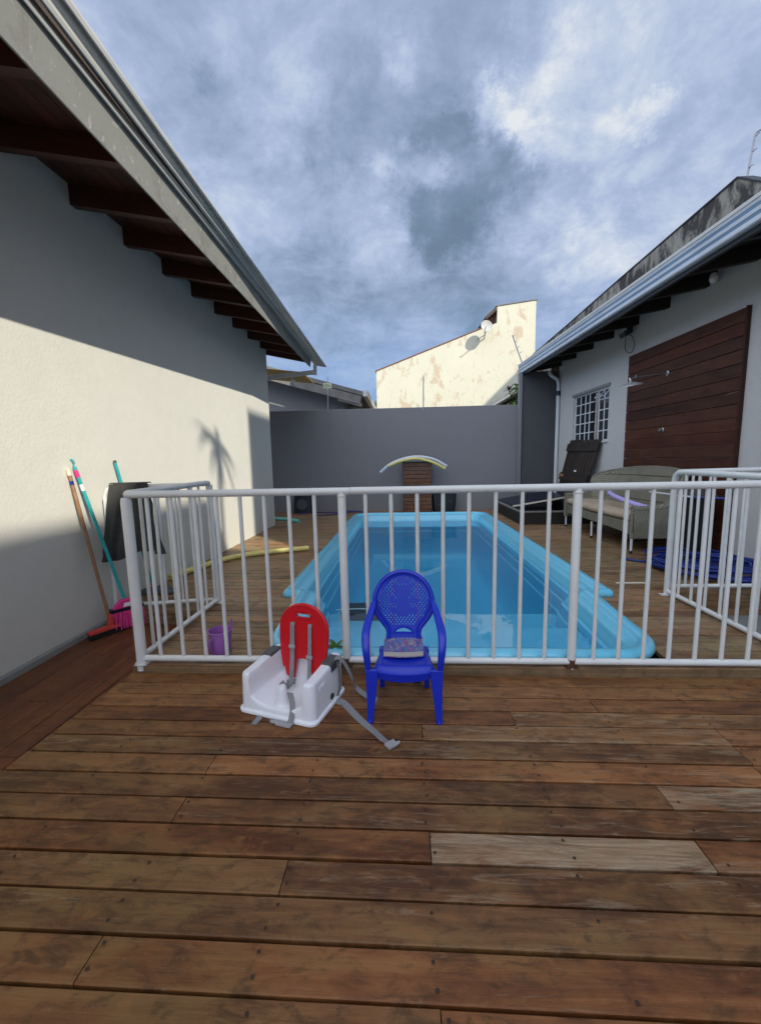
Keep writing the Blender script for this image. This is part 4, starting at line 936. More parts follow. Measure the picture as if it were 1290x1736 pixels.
q_ = MB(); q_.tube([P0, P1], .0125, 10); q_.build('handle', MAT['teal_paint'], t, smooth=60)
q_ = MB(); q_.tube([P1.lerp(P0, .02), P1.lerp(P0, .07)], .0136, 10); q_.build('grip_band', MAT['pink_plastic'], t)
q_ = MB(); q_.tube([P1.lerp(P0, .12), P1.lerp(P0, .165)], .0132, 10); q_.build('label', MAT['label_white'], t)
q_ = MB(); hd = (P1 - P0).normalized(); q_.tube([P1 + hd * (.0), P1 + hd * .02, P1 + hd * .035 + Vector((.012, 0, 0)), P1 + hd * .055 + Vector((.010, 0, 0)), P1 + hd * .06 + Vector((-.008, 0, 0))], .006, 6); q_.build('hang_hook', MAT['teal_paint'], t)
bx, by = Vector((.62, .78, 0)).normalized(), Vector((-.78, .62, 0)).normalized(); c0 = Vector((-2.255, 3.055, .10))
q_ = MB(); q_.loft([[tuple(c0 + bx * (s_ * w_) + by * dd + Vector((0, 0, z_))) for s_, dd in ((-1, -.025), (1, -.025), (1, .025), (-1, .025))] for w_, z_ in ((.04, .085), (.075, .05), (.115, .0))], cap=True); q_.build('head', MAT['pink_plastic'], t, bevel=.006)
q_ = MB(); q_.loft([[tuple(c0 + bx * (s_ * .118) + by * dd + Vector((0, 0, z_))) for s_, dd in ((-1, -.029), (1, -.029), (1, .029), (-1, .029))] for z_ in (-.004, .022)]); q_.build('collar', MAT['dark_blue'], t)
q_ = MB(); q_.loft([[tuple(c0 + bx * a + by * -.0275 + Vector((0, 0, z_))) for a, z_ in ((-.03, .03), (.03, .03), (.022, .06), (-.02, .062))], [tuple(c0 + bx * a + by * -.030 + Vector((0, 0, z_))) for a, z_ in ((-.03, .03), (.03, .03), (.022, .06), (-.02, .062))]]); q_.build('sticker', MAT['label_white'], t)
q_ = MB(); rg = random.Random(3)
for a in range(26):
    for b__ in range(4):
        s_ = -0.11 + .22 * a / 25; p = c0 + bx * s_ + by * (-.022 + .015 * b__); e_ = p + bx * (s_ * .28 + rg.uniform(-.006, .006)) + by * rg.uniform(-.02, .004) * 1.3 + Vector((0, 0, -.15 + rg.uniform(0, .014)))
        q_.tube([p, p.lerp(e_, .5) + by * rg.uniform(-.004, .004), e_], .0048, 4)
q_.build('bristles', MAT['pink_bristle'], t)
t = thing('mop', 'teal handled mop with flat grey head behind the left fence', 'mop', (-2.36, 3.62, ZP))
P0, P1 = Vector((-2.37, 3.60, .09)), Vector((-2.452, 3.36, 1.30))
q_ = MB(); q_.tube([P0, P1], .0115, 10); q_.build('handle', MAT['teal_paint'], t, smooth=60)
q_ = MB(); q_.tube([P0, P0.lerp(P1, .05)], .0135, 8); q_.build('ring', MAT['pink_plastic'], t)
q_ = MB(); q_.tube([P1, P1.lerp(P0, .015)], .0125, 8); q_.build('cap', MAT['clip_grey'], t)
q_ = MB(); rg = random.Random(8)
for a in range(60):
    an = rg.uniform(0, 6.28); L_ = rg.uniform(.10, .21); q_.tube(spline([(-2.35, 3.60, .085), (-2.35 + math.cos(an) * L_ * .5 * 1.1, 3.60 + math.sin(an) * L_ * .4, .09), (-2.33 + math.cos(an) * L_ * 1.1, 3.60 + math.sin(an) * L_ * .5, .062)], 3), .009, 5)
q_.build('head', MAT['mop_grey'], t)

# ------------------------------------------------------------------ booster seat
bo = thing('booster_seat', 'white child booster seat with red backrest and grey straps on the deck', 'booster seat', (-.60, 1.98, 0))
FL = Vector((-.843, 1.882, 0)); ux = Vector((.407, -.123, 0)).normalized(); uy = Vector((.123, .407, 0)).normalized(); W_, D__ = .425, .335
def BL(x, y, z): return FL + ux * (x + W_ / 2) + uy * y + Vector((0, 0, z))    # x from -W/2..W/2, y 0..D
def sst(a, b, x):
    t_ = min(1, max(0, (x - a) / (b - a))); return t_ * t_ * (3 - 2 * t_)
def hgt(x, y):
    ax_ = abs(x); pan = .052 + .045 * (ax_ / .15) ** 3 * (ax_ < .16) + .012 * y / .3
    armh = .205 + .012 * sst(.04, .3, y)
    h = pan + (armh - pan) * sst(.128 + .02 * (1 - y / D__), .160, ax_)
    h *= 1
    bk = .175 * sst(.285, .305, y) * (1 - sst(.10, .13, ax_) * 0); h = max(h, (.10 + .09 * math.exp(-(x / .055) ** 4)) * sst(.272, .295, y))
    rr_ = math.hypot(x * 1.1, (y - .060) * .9); h = max(h, pan + .085 * (1 - sst(.016, .040, rr_)))
    e_ = min(W_ / 2 - ax_, y, D__ - y); r_ = .014
    if e_ < r_: h -= r_ - math.sqrt(max(0, r_ * r_ - (r_ - e_) ** 2))
    return h
q_ = MB(); NX, NY = 110, 84
def corner(x, y):   # round plan corners
    r_ = .035; hx, hy = W_ / 2, D__ / 2; yy_ = y - hy; dx, dy = abs(x) - (hx - r_), abs(yy_) - (hy - r_)
    if dx > 0 and dy > 0:
        l_ = math.hypot(dx, dy); mx_ = max(dx, dy)
        dx, dy = dx * mx_ / l_, dy * mx_ / l_; return math.copysign(hx - r_ + dx, x), hy + math.copysign(hy - r_ + dy, yy_)
    return x, y
ids = {}
for j in range(NY + 1):
    for i in range(NX + 1):
        x, y = -W_ / 2 + W_ * i / NX, D__ * j / NY; h = hgt(x, y); cx_, cy_ = corner(x, y); ids[i, j] = q_.add([BL(cx_ * (1 - .10 * h), cy_ + .02 * h, h)])
for j in range(NY):
    for i in range(NX): q_.face((ids[i, j], ids[i + 1, j], ids[i + 1, j + 1], ids[i, j + 1]))
per = [(i, 0) for i in range(NX)] + [(NX, j) for j in range(NY)] + [(i, NY) for i in range(NX, 0, -1)] + [(0, j) for j in range(NY, 0, -1)]
low = []
for i, j in per:
    cx_, cy_ = corner(-W_ / 2 + W_ * i / NX, D__ * j / NY); low.append(q_.add([BL(cx_, cy_, .012)]))
for a in range(len(per)): b__ = (a + 1) % len(per); q_.face((ids[per[a]], low[a], low[b__], ids[per[b__]]))
q_.build('seat_shell', MAT['white_plastic'], bo, smooth=50)
q_ = MB()
def base_out(e, z, wob=0):
    o_ = rrect(-W_ / 2 - e, W_ / 2 + e, -e, D__ + e, .04, 6); return [BL(x, y, z + wob * (.012 * math.exp(-((y - .2) / .05) ** 2) * (x > .2))) for x, y in o_]
q_.loft([base_out(.004, .0), base_out(.011, .004), base_out(.012, .016, 1), base_out(.006, .022, 1), base_out(-.004, .022, 1)]); q_.build('base_rim', MAT['white_plastic'], bo, smooth=50)
for y_ in (.19,):
    q_ = MB(); q_.lathe([(.017, 0), (.017, .004)], BL(W_ / 2 - .001, y_, .05), 14, Matrix.Rotation(R(90 - 0), 3, 'Y') if False else (Matrix.Rotation(math.atan2(ux.y, ux.x), 3, 'Z') @ Matrix.Rotation(R(90), 3, 'Y')), cap=True); q_.build('lock_button', MAT['black_plastic'], bo)
q_ = MB()   # small raised mark on the right arm
for k_ in range(4):
    q_.obox(BL(W_ / 2 - .004, .075 + .014 * k_, .155 + .004 * (k_ % 2)), ux * .004, uy * .005, Vector((0, 0, .009)))
q_.build('raised_mark', MAT['white_plastic'], bo, bevel=.002)
for s_ in (-1, 1):
    q_ = MB(); ctr = BL(s_ * (.181), .245, .212); q_.obox(ctr, ux * .029, uy * .052, Vector((0, 0, .010))); q_.obox(ctr + ux * (s_ * .026) + Vector((0, 0, -.018)), ux * .006, uy * .05, Vector((0, 0, .022))); q_.build('arm_clip', MAT['clip_grey'], bo, bevel=.004)
# red backrest: rounded panel with handle slot and an arch cut at the bottom
bt = Vector((0, 0, 1)) + uy * .10; bt.normalize()
org = BL(.012, .262, .085)
hw_ = .142
outer = [(-.105, .0), (-.055, -.012), (-.047, .05), (-.045, .085), (-.03, .102), (.0, .106), (.03, .102), (.045, .085), (.047, .05), (.055, -.012), (.105, .0), (.118, .05), (.130, .12), (.138, .19), (.1405, .25)] + \
        [(.1405 * math.cos(R(a)), .275 + .125 * math.sin(R(a))) for a in range(0, 181, 12)] + [(-.1405, .25), (-.138, .19), (-.130, .12), (-.118, .05)]
slot = [(x, .345 + y) for x, y in (arc(-.032, 0, .013, 90, 270, 8) + arc(.032, 0, .013, -90, 90, 8))]
q_ = MB(); q_.holes(outer, [slot], org, ux, bt, .022); back = q_.build('backrest', MAT['red_plastic'], bo, bevel=.005, segs=3, smooth=40)
nrm_ = -ux.cross(bt).normalized() * 1.0   # towards the sitter
fr = org + nrm_ * -.0; front = -uy
q_ = MB(); rim = [org + ux * (x * 1.0) + bt * y - uy * .014 for x, y in outer[11:] ]; q_.tube(rim, .011, 10); q_.build('rim', MAT['red_plastic'], back, smooth=60)
def bp(x, y, off=.012): return org + ux * x + bt * y - uy * (off + .019)
q_ = MB(); q_.tube([bp(x, y, .004) for x, y in slot], .004, 6, closed=True); q_.build('slot_lip', MAT['red_plastic'], back, smooth=60)
for sx_, L_ in ((-.062, .0), (.045, -.01)):
    q_ = MB(); q_.ribbon([bp(sx_, .305, .006), bp(sx_, .29, .012), bp(sx_ + .002, .2, .014), bp(sx_ + .003, .12, .015), bp(sx_ + .004, .02, .022), bp(sx_ + .006, -.02, .035)], .026 if sx_ < 0 else .021, .003, ux); s__ = q_.build('shoulder_strap', MAT['strap_grey'], bo)
    q_ = MB(); q_.obox(bp(sx_ + .002, .175 if sx_ < 0 else .13, .018), ux * .019, bt * .009, uy * .004); q_.build('buckle', MAT['buckle_grey'], s__, bevel=.002)
q_ = MB(); q_.ribbon(spline([bp(-.056, -.005, .035), bp(-.07, -.04, .06), BL(-.075, .17, .085), BL(-.03, .155, .075), BL(-.005, .19, .095), bp(-.03, .0, .045)], 6), .028, .003, lambda u: Vector((.2, .0, 1)) + ux * math.sin(u * 3) * .6); s__ = q_.build('waist_strap', MAT['strap_grey'], bo)
q_ = MB(); q_.obox(bp(-.052, .0, .045), ux * .022 + Vector((0, 0, .01)), bt * .013, uy * .005); q_.obox(bp(-.06, -.02, .05), ux * .012, bt * .012, uy * .006); q_.build('buckle', MAT['buckle_grey'], s__, bevel=.002)
# crotch strap hanging over the front edge with its buckle on the deck
q_ = MB(); q_.ribbon(spline([BL(.035, .085, .09), BL(.055, .05, .115), BL(.085, .02, .075), BL(.095, -.012, .03), BL(.09, -.03, .006)], 6), .028, .003, ux); s__ = q_.build('crotch_strap', MAT['strap_grey'], bo)
q_ = MB(); q_.obox(BL(.06, -.035, .008), ux * .035, uy * .014, Vector((0, 0, .006))); q_.obox(BL(.015, -.03, .008), ux * .018, uy * .011 + ux * .004, Vector((0, 0, .005))); q_.obox(BL(.098, -.03, .010), ux * .012, uy * .022, Vector((0, 0, .005))); q_.build('buckle', MAT['buckle_grey'], s__, bevel=.003)
q_ = MB(); q_.ribbon([BL(-.085, .02, .010), BL(-.08, -.03, .004), BL(-.078, -.072, .003)], .030, .003, ux); q_.ribbon([BL(-.02, .02, .010), BL(-.01, -.015, .005), BL(.005, -.035, .004)], .026, .003, ux + uy * .3); q_.build('front_strap', MAT['strap_grey'], bo)
# long fixing straps at the right side
A_ = BL(.205, .25, .225)
q_ = MB(); q_.ribbon(spline([A_, A_ + ux * .03 + Vector((0, 0, .008)), A_ + ux * .065 + Vector((0, 0, -.03)), A_ + ux * .09 + Vector((.01, 0, -.10)), Vector((-.27, 2.03, .05)), Vector((-.20, 2.0, .012)), Vector((-.15, 1.99, .004))], 8), .030, .0025, lambda u: Vector((0, 1, .15 + u * .2))); q_.build('side_strap', MAT['strap_grey'], bo, smooth=60)
q_ = MB(); q_.ribbon(spline([BL(.216, .26, .21), BL(.226, .255, .15), BL(.232, .245, .08), BL(.225, .23, .03)], 6), .026, .0025, uy); q_.build('side_strap', MAT['strap_grey'], bo)
q_ = MB(); P_ = spline([BL(.19, .24, .012), BL(.235, .215, .010), Vector((-.325, 1.955, .005)), Vector((-.265, 1.875, .003)), Vector((-.21, 1.80, .006)), Vector((-.15, 1.735, .004)), Vector((-.105, 1.675, .008)), Vector((-.078, 1.652, .012))], 8); q_.ribbon(P_, .034, .0028, lambda u: Vector((.75, .65, .25 * math.sin(u * 5)))); s__ = q_.build('floor_strap', MAT['strap_grey'], bo, smooth=60)
q_ = MB(); q_.obox((-.068, 1.640, .012), Vector((.020, .016, 0)), Vector((.012, -.015, 0)), (0, 0, .006)); q_.obox((-.045, 1.640, .016), Vector((.014, .010, .004)), Vector((.004, -.005, 0)), (0, 0, .004)); q_.build('buckle', MAT['buckle_grey'], s__, bevel=.002)

# ------------------------------------------------------------------ child chair
ch = thing('child_chair', 'small blue plastic armchair with perforated teddy bear back on the deck', 'chair', (-.01, 1.98, 0))
BPm = MAT['blue_plastic']
def yb_(z): return 2.055 + (z - .26) * .20
CX = -.008
def inside_outline(x, z):
    x = abs(x - CX)
    if z > .495: return (x / .158) ** 2 + ((z - .495) / .157) ** 2 < 1
    if z > .44: return x < .158 - .012 * ((.495 - z) / .055) ** 2
    if z > .33: t_ = (.44 - z) / .11; return x < .146 - .066 * sst(0, 1, t_) 
    return x < .080 + (.33 - z) * .12
def bear(x, z):
    x = x - CX; e = lambda cx_, cz, rx, rz: ((x - cx_) / rx) ** 2 + ((z - cz) / rz) ** 2 < 1
    return e(0, .602, .036, .017) or e(0, .545, .046, .034) or e(-.040, .578, .016, .016) or e(.040, .578, .016, .016) or e(0, .485, .040, .045) or e(-.055, .50, .030, .014) or e(.052, .50, .030, .014) or e(-.045, .447, .032, .018) or e(.045, .447, .032, .018) or e(0, .44, .03, .03)
def perf(x, z):
    xx = abs(x - CX)
    if bear(x, z): return False
    if z > .495: return (xx / .128) ** 2 + ((z - .495) / .128) ** 2 < 1
    if z > .44: return xx < .128 - .010 * ((.495 - z) / .055)
    if z > .375: return xx < .118 - .052 * sst(0, 1, (.44 - z) / .065)
    return False
def slotb(x, z):
    x = x - CX; return abs(x) < .052 and .333 < z < .333 + .026 * (1 - (x / .054) ** 2)
q_ = MB(); cw, chh = .0092, .0115; th = .004
def V3(x, z, o=0): return (x, yb_(z) - .018 * (1 - ((x - CX) / .16) ** 2) * -1 - o, z)
nxx, nzz = 38, 37
for j in range(nzz):
    for i in range(nxx):
        x0, z0 = CX + (i - nxx / 2) * cw, .255 + j * chh; xc_, zc_ = x0 + cw / 2, z0 + chh / 2
        if not inside_outline(xc_, zc_) or slotb(xc_, zc_): continue
        hole = perf(xc_, zc_) and (i + j) % 2 == 0
        for o_, rev in ((0, 0), (-th, 1)):
            if not hole:
                b__ = q_.add([V3(x0, z0, o_), V3(x0 + cw, z0, o_), V3(x0 + cw, z0 + chh, o_), V3(x0, z0 + chh, o_)]); q_.face((b__, b__ + 1, b__ + 2, b__ + 3) if not rev else (b__ + 3, b__ + 2, b__ + 1, b__))
            else:
                b__ = q_.add([V3(x0, z0, o_), V3(x0 + cw, z0, o_), V3(x0 + cw, z0 + chh, o_), V3(x0, z0 + chh, o_), V3(xc_, zc_ - chh * .49, o_), V3(xc_ + cw * .49, zc_, o_), V3(xc_, zc_ + chh * .49, o_), V3(xc_ - cw * .49, zc_, o_)])
                for f_ in ((0, 1, 5, 4), (1, 2, 6, 5), (2, 3, 7, 6), (3, 0, 4, 7)): q_.face([b__ + k_ for k_ in (f_ if not rev else f_[::-1])])
q_.build('back_panel', BPm, ch, recalc=False)
q_ = MB(); rimp = [(CX + sx_ * x, z) for sx_, x, z in [(-1, .088, .262), (-1, .083, .30), (-1, .080, .33), (-1, .086, .355), (-1, .108, .385), (-1, .132, .415), (-1, .147, .445), (-1, .154, .47)]] + [(CX + .155 * math.cos(R(a)), .495 + .155 * math.sin(R(a))) for a in range(180, -1, -9)] + [(CX + x, z) for x, z in [(.154, .47), (.147, .445), (.132, .415), (.108, .385), (.086, .355), (.080, .33), (.083, .30), (.088, .262)]]
q_.sweep([V3(x, z, -.004) for x, z in rimp], [(math.cos(a * math.pi / 5) * .013, math.sin(a * math.pi / 5) * .013) for a in range(10)], (0, 1, 0)); 
# flat inner border
q_.sweep([V3(CX + (x - CX) * .90, .495 + (z - .495) * .90 if z > .44 else z, -.004) for x, z in rimp], [(-.005, -.012), (.005, -.012), (.005, .012), (-.005, .012)], (0, 1, 0))
q_.build('back_rim', BPm, ch, smooth=60)
q_ = MB(); q_.sweep([V3(CX + x, .333 + .028 * (1 - (x / .056) ** 2), -.003) for x in [-.056 + .112 * k_ / 12 for k_ in range(13)]], [(-.005, -.005), (.005, -.005), (.005, .005), (-.005, .005)], (0, 1, 0)); q_.sweep([V3(CX + x, .330, -.003) for x in (-.06, 0, .06)], [(-.005, -.004), (.005, -.004), (.005, .004), (-.005, .004)], (0, 1, 0)); q_.build('slot_edge', BPm, ch)
# seat
def seatf(o):
    def f(u, v):
        wv = lerp(.150, .118, v); x = CX + (u * 2 - 1) * wv; y = lerp(1.835, 2.085, v); a = abs(u * 2 - 1)
        z = .262 - .014 * (1 - a ** 2) * math.sin(math.pi * min(v * 1.1, 1)) - .035 * (1 - sst(0, .16, v)) * (1 - .55 * a ** 2) * 1.0 - .012 * sst(.9, 1, a)
        return (x, y, z - o)
    return f
q_ = MB(); q_.grid(seatf(0), 28, 24); q_.grid(lambda u, v: seatf(.006)(1 - u, v), 28, 24)
S0 = seatf(0)
q_.grid(lambda u, v: (lambda p: (p[0], p[1] + .004 * v, p[2] - v * (.030 + .010 * (1 - (2 * u - 1) ** 2))))(S0(u, 0)), 28, 3)       # front apron
for uu in (0, 1): q_.grid(lambda u, v: (lambda p: (p[0], p[1], p[2] - v * .032))(S0(uu, u)), 24, 2)
q_.build('seat', BPm, ch, smooth=50)
for s_ in (-1, 1):
    q_ = MB()
    q_.loft([[(CX + s_ * (.150 + a), 1.84 + b_2, .258) for a, b_2 in ((-.028, -.02), (.035, -.02), (.035, .03), (.018, .035), (.018, -.002), (-.028, -.004))],
             [(CX + s_ * (.154 + a), 1.822 + b_2, .13) for a, b_2 in ((-.018, -.015), (.025, -.015), (.025, .03), (.012, .032), (.012, .0), (-.018, -.002))],
             [(CX + s_ * (.160 + a), 1.805 + b_2, 0.0) for a, b_2 in ((-.006, -.012), (.018, -.012), (.018, .024), (.006, .024), (.006, .0), (-.006, -.002))]])
    q_.lathe([(.006, .0), (.016, .0), (.017, .010), (.012, .018), (.001, .020)], (CX + s_ * .165, 1.808, 0.0), 12); q_.build('leg', BPm, ch, bevel=.002)
    q_ = MB(); q_.loft([[(CX + s_ * (.112 + a), 2.07 + b_2, .255) for a, b_2 in ((-.02, -.02), (.02, -.02), (.02, .02), (-.02, .02))], [(CX + s_ * (.123 + a), 2.125 + b_2, 0) for a, b_2 in ((-.012, -.014), (.014, -.014), (.014, .014), (-.012, .014))]]); q_.build('leg', BPm, ch, bevel=.003)
    q_ = MB()
    pa_ = spline([(CX + s_ * .148, yb_(.50) - .0, .505), (CX + s_ * .160, 2.06, .492), (CX + s_ * .172, 1.99, .462), (CX + s_ * .181, 1.92, .436), (CX + s_ * .184, 1.865, .410), (CX + s_ * .181, 1.835, .36), (CX + s_ * .175, 1.828, .30), (CX + s_ * .170, 1.83, .235)], 6)
    q_.sweep(pa_, lambda i, t: [((.013 + .007 * math.sin(t * math.pi)) * c1, .008 * c2) for c1, c2 in [(math.copysign(abs(math.cos(a)) ** .6, math.cos(a)), math.copysign(abs(math.sin(a)) ** .6, math.sin(a))) for a in [k_ * math.pi / 8 for k_ in range(16)]]], (1, 0, 0)); q_.build('armrest', BPm, ch, smooth=60)

bk = thing('picture_book', 'thick picture book with colourful dark blue cover lying on the blue chair', 'book', (-.01, 1.98, .26))
M_ = Vector((0, .99, .10)).normalized(); N_ = Vector((0, -.10, .99)).normalized(); c1 = Vector((-.010, 2.022, .284)); XX = Vector((1, .03, 0)).normalized()
q_ = MB(); pr = [(-.100, -.066), (-.07, -.071), (-.03, -.0745), (.0, -.0755), (.03, -.0745), (.07, -.071), (.100, -.066), (.100, .066), (-.100, .066)]
q_.loft([[tuple(c1 + XX * x + M_ * y + N_ * z) for x, y in pr] for z in (-.0115, .0115)]); q_.build('pages', MAT['paper_cream'], bk)
for nm_, z in (('cover', .0135), ('back_cover', -.0135)):
    q_ = MB(); q_.loft([[tuple(c1 + XX * (x * 1.02) + M_ * (y * (1.02 if nm_ == 'cover' else 1.05) + (.003 if nm_ == 'cover' else -.001)) + N_ * (z + dz)) for x, y in pr] for dz in (-.0013, .0013)]); q_.build(nm_, MAT['cover'], bk)
ck = MB(); ck.tube([(.045, 2.165, .006), (.085, 2.165, .006)], .004, 6); ck.tube([(.062, 2.19, .008), (.070, 2.14, .008)], .006, 6); ck.tube([(.05, 2.138, .006), (.088, 2.136, .006)], .004, 6); ck.tube([(.05, 2.15, .006), (.045, 2.165, .012), (.052, 2.178, .006)], .004, 6)
tag(ck.build('plastic_clip', MAT['black_plastic']), 'tiny black plastic clip lying on the deck behind the blue chair', 'clip')
lv = thing('toy_leaf', 'small bright green leaf sprig on the pool edge behind the booster seat', 'leaf', (-.42, 2.36, .10))
q_ = MB(); rg = random.Random(2)
for a in (20, 65, 110, 150): blade(q_, (-.43, 2.36, .11), (math.cos(R(a)), .2, math.sin(R(a)) * .7), .085, .022, .3)
q_.build('leaves', MAT['leaf_green'], lv)
# ------------------------------------------------------------------ bucket
bu = thing('bucket', 'small purple plastic pot with handles behind the left fence bars', 'bucket', (-1.165, 2.455, ZP))
q_ = MB(); q_.lathe([(.001, .004), (.054, .003), (.057, .0), (.060, .01), (.070, .145), (.075, .147), (.075, .155), (.069, .156), (.056, .012), (.001, .010)], (-1.175, 2.405, ZP + .001), 32); q_.build('body', MAT['purple_plastic'], bu, smooth=40)
for a0, a1 in ((250, 250), (40, 40)):
    q_ = MB(); ca, sa_ = math.cos(R(a0)), math.sin(R(a0)); q_.sweep([(-1.175 + ca * r_, 2.405 + sa_ * r_, ZP + z) for r_, z in ((.068, .120), (.090, .118), (.095, .10), (.092, .06), (.082, .035), (.062, .032))] if a0 == 250 else [(-1.175 + ca * r_, 2.405 + sa_ * r_, ZP + z) for r_, z in ((.070, .150), (.077, .18), (.075, .21), (.069, .18))], [(-.010, -.003), (.010, -.003), (.010, .003), (-.010, .003)], (-sa_, ca, 0)); q_.build('handle', MAT['purple_plastic'], bu)

# ------------------------------------------------------------------ noodles
ng = 'foam pool noodles'
def noodle(pts, r, mt, label):
    t = thing('pool_noodle', label, 'pool noodle', tuple(pts[0]), ng); P = spline(pts, 8); n = 14
    q = MB(); q.tube(P, r, n, cap=False); q.tube(P, r * .35, n, cap=False)
    for e in (0, -1):
        A_, B_ = (0, n * len(P)) if e == 0 else (n * (len(P) - 1), n * (2 * len(P) - 1))
        for j in range(n): q.face((A_ + j, A_ + (j + 1) % n, B_ + (j + 1) % n, B_ + j))
    q.build('foam', MAT[mt], t, smooth=50); return t
noodle([(-2.46, 4.02, ZP + .035), (-2.2, 4.82, ZP + .033), (-1.85, 5.14, ZP + .033), (-1.31, 5.41, ZP + .033)], .032, 'foam_yellow', 'long pale yellow noodle lying across the boards left of the pool')
noodle([(-2.95, 8.44, ZP + .033), (-2.62, 8.33, ZP + .033), (-2.35, 8.17, ZP + .034), (-2.09, 7.93, ZP + .035)], .037, 'foam_teal', 'short teal noodle lying on the deck by the far wall corner')
noodle([(-.52, 9.40, .985), (-.28, 9.38, 1.175), (.05, 9.36, 1.295), (.37, 9.35, 1.325), (.70, 9.36, 1.26), (.99, 9.38, 1.10)], .032, 'foam_white', 'pale bluish noodle arched over the slatted pillar beyond the pool')
noodle([(-.33, 9.33, 1.13), (-.05, 9.31, 1.235), (.28, 9.30, 1.285), (.62, 9.30, 1.215), (.95, 9.31, 1.05)], .030, 'foam_yellow', 'yellow noodle arched over the slatted pillar beyond the pool')
noodle([(3.32, 6.60, .80), (3.08, 6.25, .735), (2.96, 5.90, .70), (2.97, 5.50, .645), (3.05, 5.22, .60)], .030, 'foam_lavender', 'lavender noodle lying on the rattan sofa')

# ------------------------------------------------------------------ slatted pillar and boxes at the back wall
pi = thing('slatted_pillar', 'wooden slatted pillar standing against the grey wall behind the pool', 'pillar', (.32, 9.55, ZP))
q_ = MB(); q_.box(.03, .62, 9.38, 9.74, ZP, 1.19); q_.build('core', MAT['black_plastic'], pi)
q_ = MB(); nz_ = 13
for k_ in range(nz_):
    z0 = ZP + .004 + k_ * .088; z1 = z0 + .076; cc = (rnd.uniform(.1, 1), rnd.choice((0, .1, .25)), rnd.random())
    A = q_.add([(.005, 9.345, z0), (.645, 9.345, z0), (.645, 9.378, z0), (.005, 9.378, z0), (.005, 9.345, z1), (.645, 9.345, z1), (.645, 9.378, z1), (.005, 9.378, z1)])
    for f_ in ((3, 2, 1, 0), (4, 5, 6, 7), (0, 1, 5, 4), (2, 3, 7, 6), (1, 2, 6, 5), (3, 0, 4, 7)): q_.face([A + v for v in f_], [(0, z0), (.64, z0), (.64, z1), (0, z1)], cc)
q_.build('slats', MAT['pillar_boards'], pi)
q_ = MB(); q_.box(-.005, .03, 9.38, 9.74, ZP + .004, 1.19); q_.box(.62, .655, 9.38, 9.74, ZP + .004, 1.19); q_.build('side_boards', MAT['pillar_boards'], pi)
q_ = MB(); q_.box(-.02, .67, 9.33, 9.742, 1.193, 1.215); q_.build('top_board', MAT['dark_boards'], pi, bevel=.003)
t = thing('speaker_box', 'dark box standing by the grey wall at the left behind the pool', 'box', (-2.38, 9.55, ZP))
q_ = MB(); q_.loft([[(x, y, ZP + .002) for x, y in rrect(-2.60, -2.17, 9.40, 9.72, .03, 3)], [(x, y, .47) for x, y in rrect(-2.58, -2.19, 9.42, 9.72, .03, 3)]]); q_.build('case', MAT['black_plastic'], t, smooth=40)
q_ = MB(); q_.lathe([(.12, 0), (.13, .008), (.10, .006), (.04, -.004), (.001, .006)], (-2.385, 9.403, .27), 20, Matrix.Rotation(R(90), 3, 'X')); q_.build('speaker_cone', MAT['clip_grey'], t, smooth=40)
t = thing('black_crate', 'black plastic crate with handles beside the slatted pillar', 'crate', (.91, 9.55, ZP))
q_ = MB(); q_.loft([[(x, y, z) for x, y in rrect(.69 - e_, 1.20 + e_, 9.40, 9.70, .03, 3)] for z, e_ in ((ZP + .002, -.02), (.22, .0), (.44, .02), (.46, .03))]); q_.build('body', MAT['black_plastic'], t, smooth=40)
for xx in (.83, 1.08):
    q_ = MB(); q_.obox((xx, 9.388, .22 + (xx - .83) * .3), (.03, 0, .008), (0, .006, 0), (0, 0, .010)); q_.build('latch', MAT['clip_grey'], t, bevel=.002)
q_ = MB(); q_.tube([(1.09, 9.42, .46), (1.10, 9.40, .49), (1.13, 9.40, .50)], .012, 6); q_.build('handle', MAT['buckle_grey'], t)
rp = MB(); rg = random.Random(6)
rp.tube(spline([(-2.5, 9.35, .07), (-2.1, 9.42, .07), (-1.7, 9.34, .075), (-1.45, 9.22, .08), (-1.2, 9.30, .09), (-.95, 9.36, .08), (-1.1, 9.42, .09), (-1.5, 9.40, .10), (-1.35, 9.18, .09), (-1.6, 9.02, .07), (-1.95, 8.93, .065)], 8), .014, 6)
tag(rp.build('rope', MAT['rope_blue'], smooth=60), 'dark blue rope strewn on the boards along the far wall', 'rope')

# ------------------------------------------------------------------ raised hatch box at the right back
hb = thing('hatch_box', 'low dark timber box with a propped open pale edged lid in the far right corner', 'box', (2.75, 8.6, ZP))
q_ = MB(); z1 = .265
q_.box(2.10, 3.50, 7.40, 7.44, ZP + .002, z1); q_.box(2.10, 2.14, 7.442, 9.55, ZP + .002, z1); q_.build('frame', MAT['dark_boards'], hb, bevel=.004)
q_ = MB(); q_.box(2.09, 3.50, 7.385, 7.445, z1 + .002, z1 + .03); q_.box(2.09, 2.15, 7.447, 9.55, z1 + .002, z1 + .03); q_.build('edge_boards', MAT['roof_grey'], hb, bevel=.003)
q_ = MB(); q_.box(2.15, 3.50, 7.45, 9.55, .10, .13); q_.build('floor', MAT['black_plastic'], hb)
q_ = MB(); q_.loft([[(2.16, y, .30), (3.22, y, .47), (3.22, y, .50), (2.16, y, .33)] for y in (8.0, 9.4)]); q_.build('lid', MAT['dark_blue'], hb)
q_ = MB(); q_.loft([[(2.12, y, .305), (3.24, y, .485), (3.24, y, .515), (2.12, y, .335)] for y in (7.97, 7.998)]); q_.build('lid_edge', MAT['paper_cream'], hb, bevel=.003)
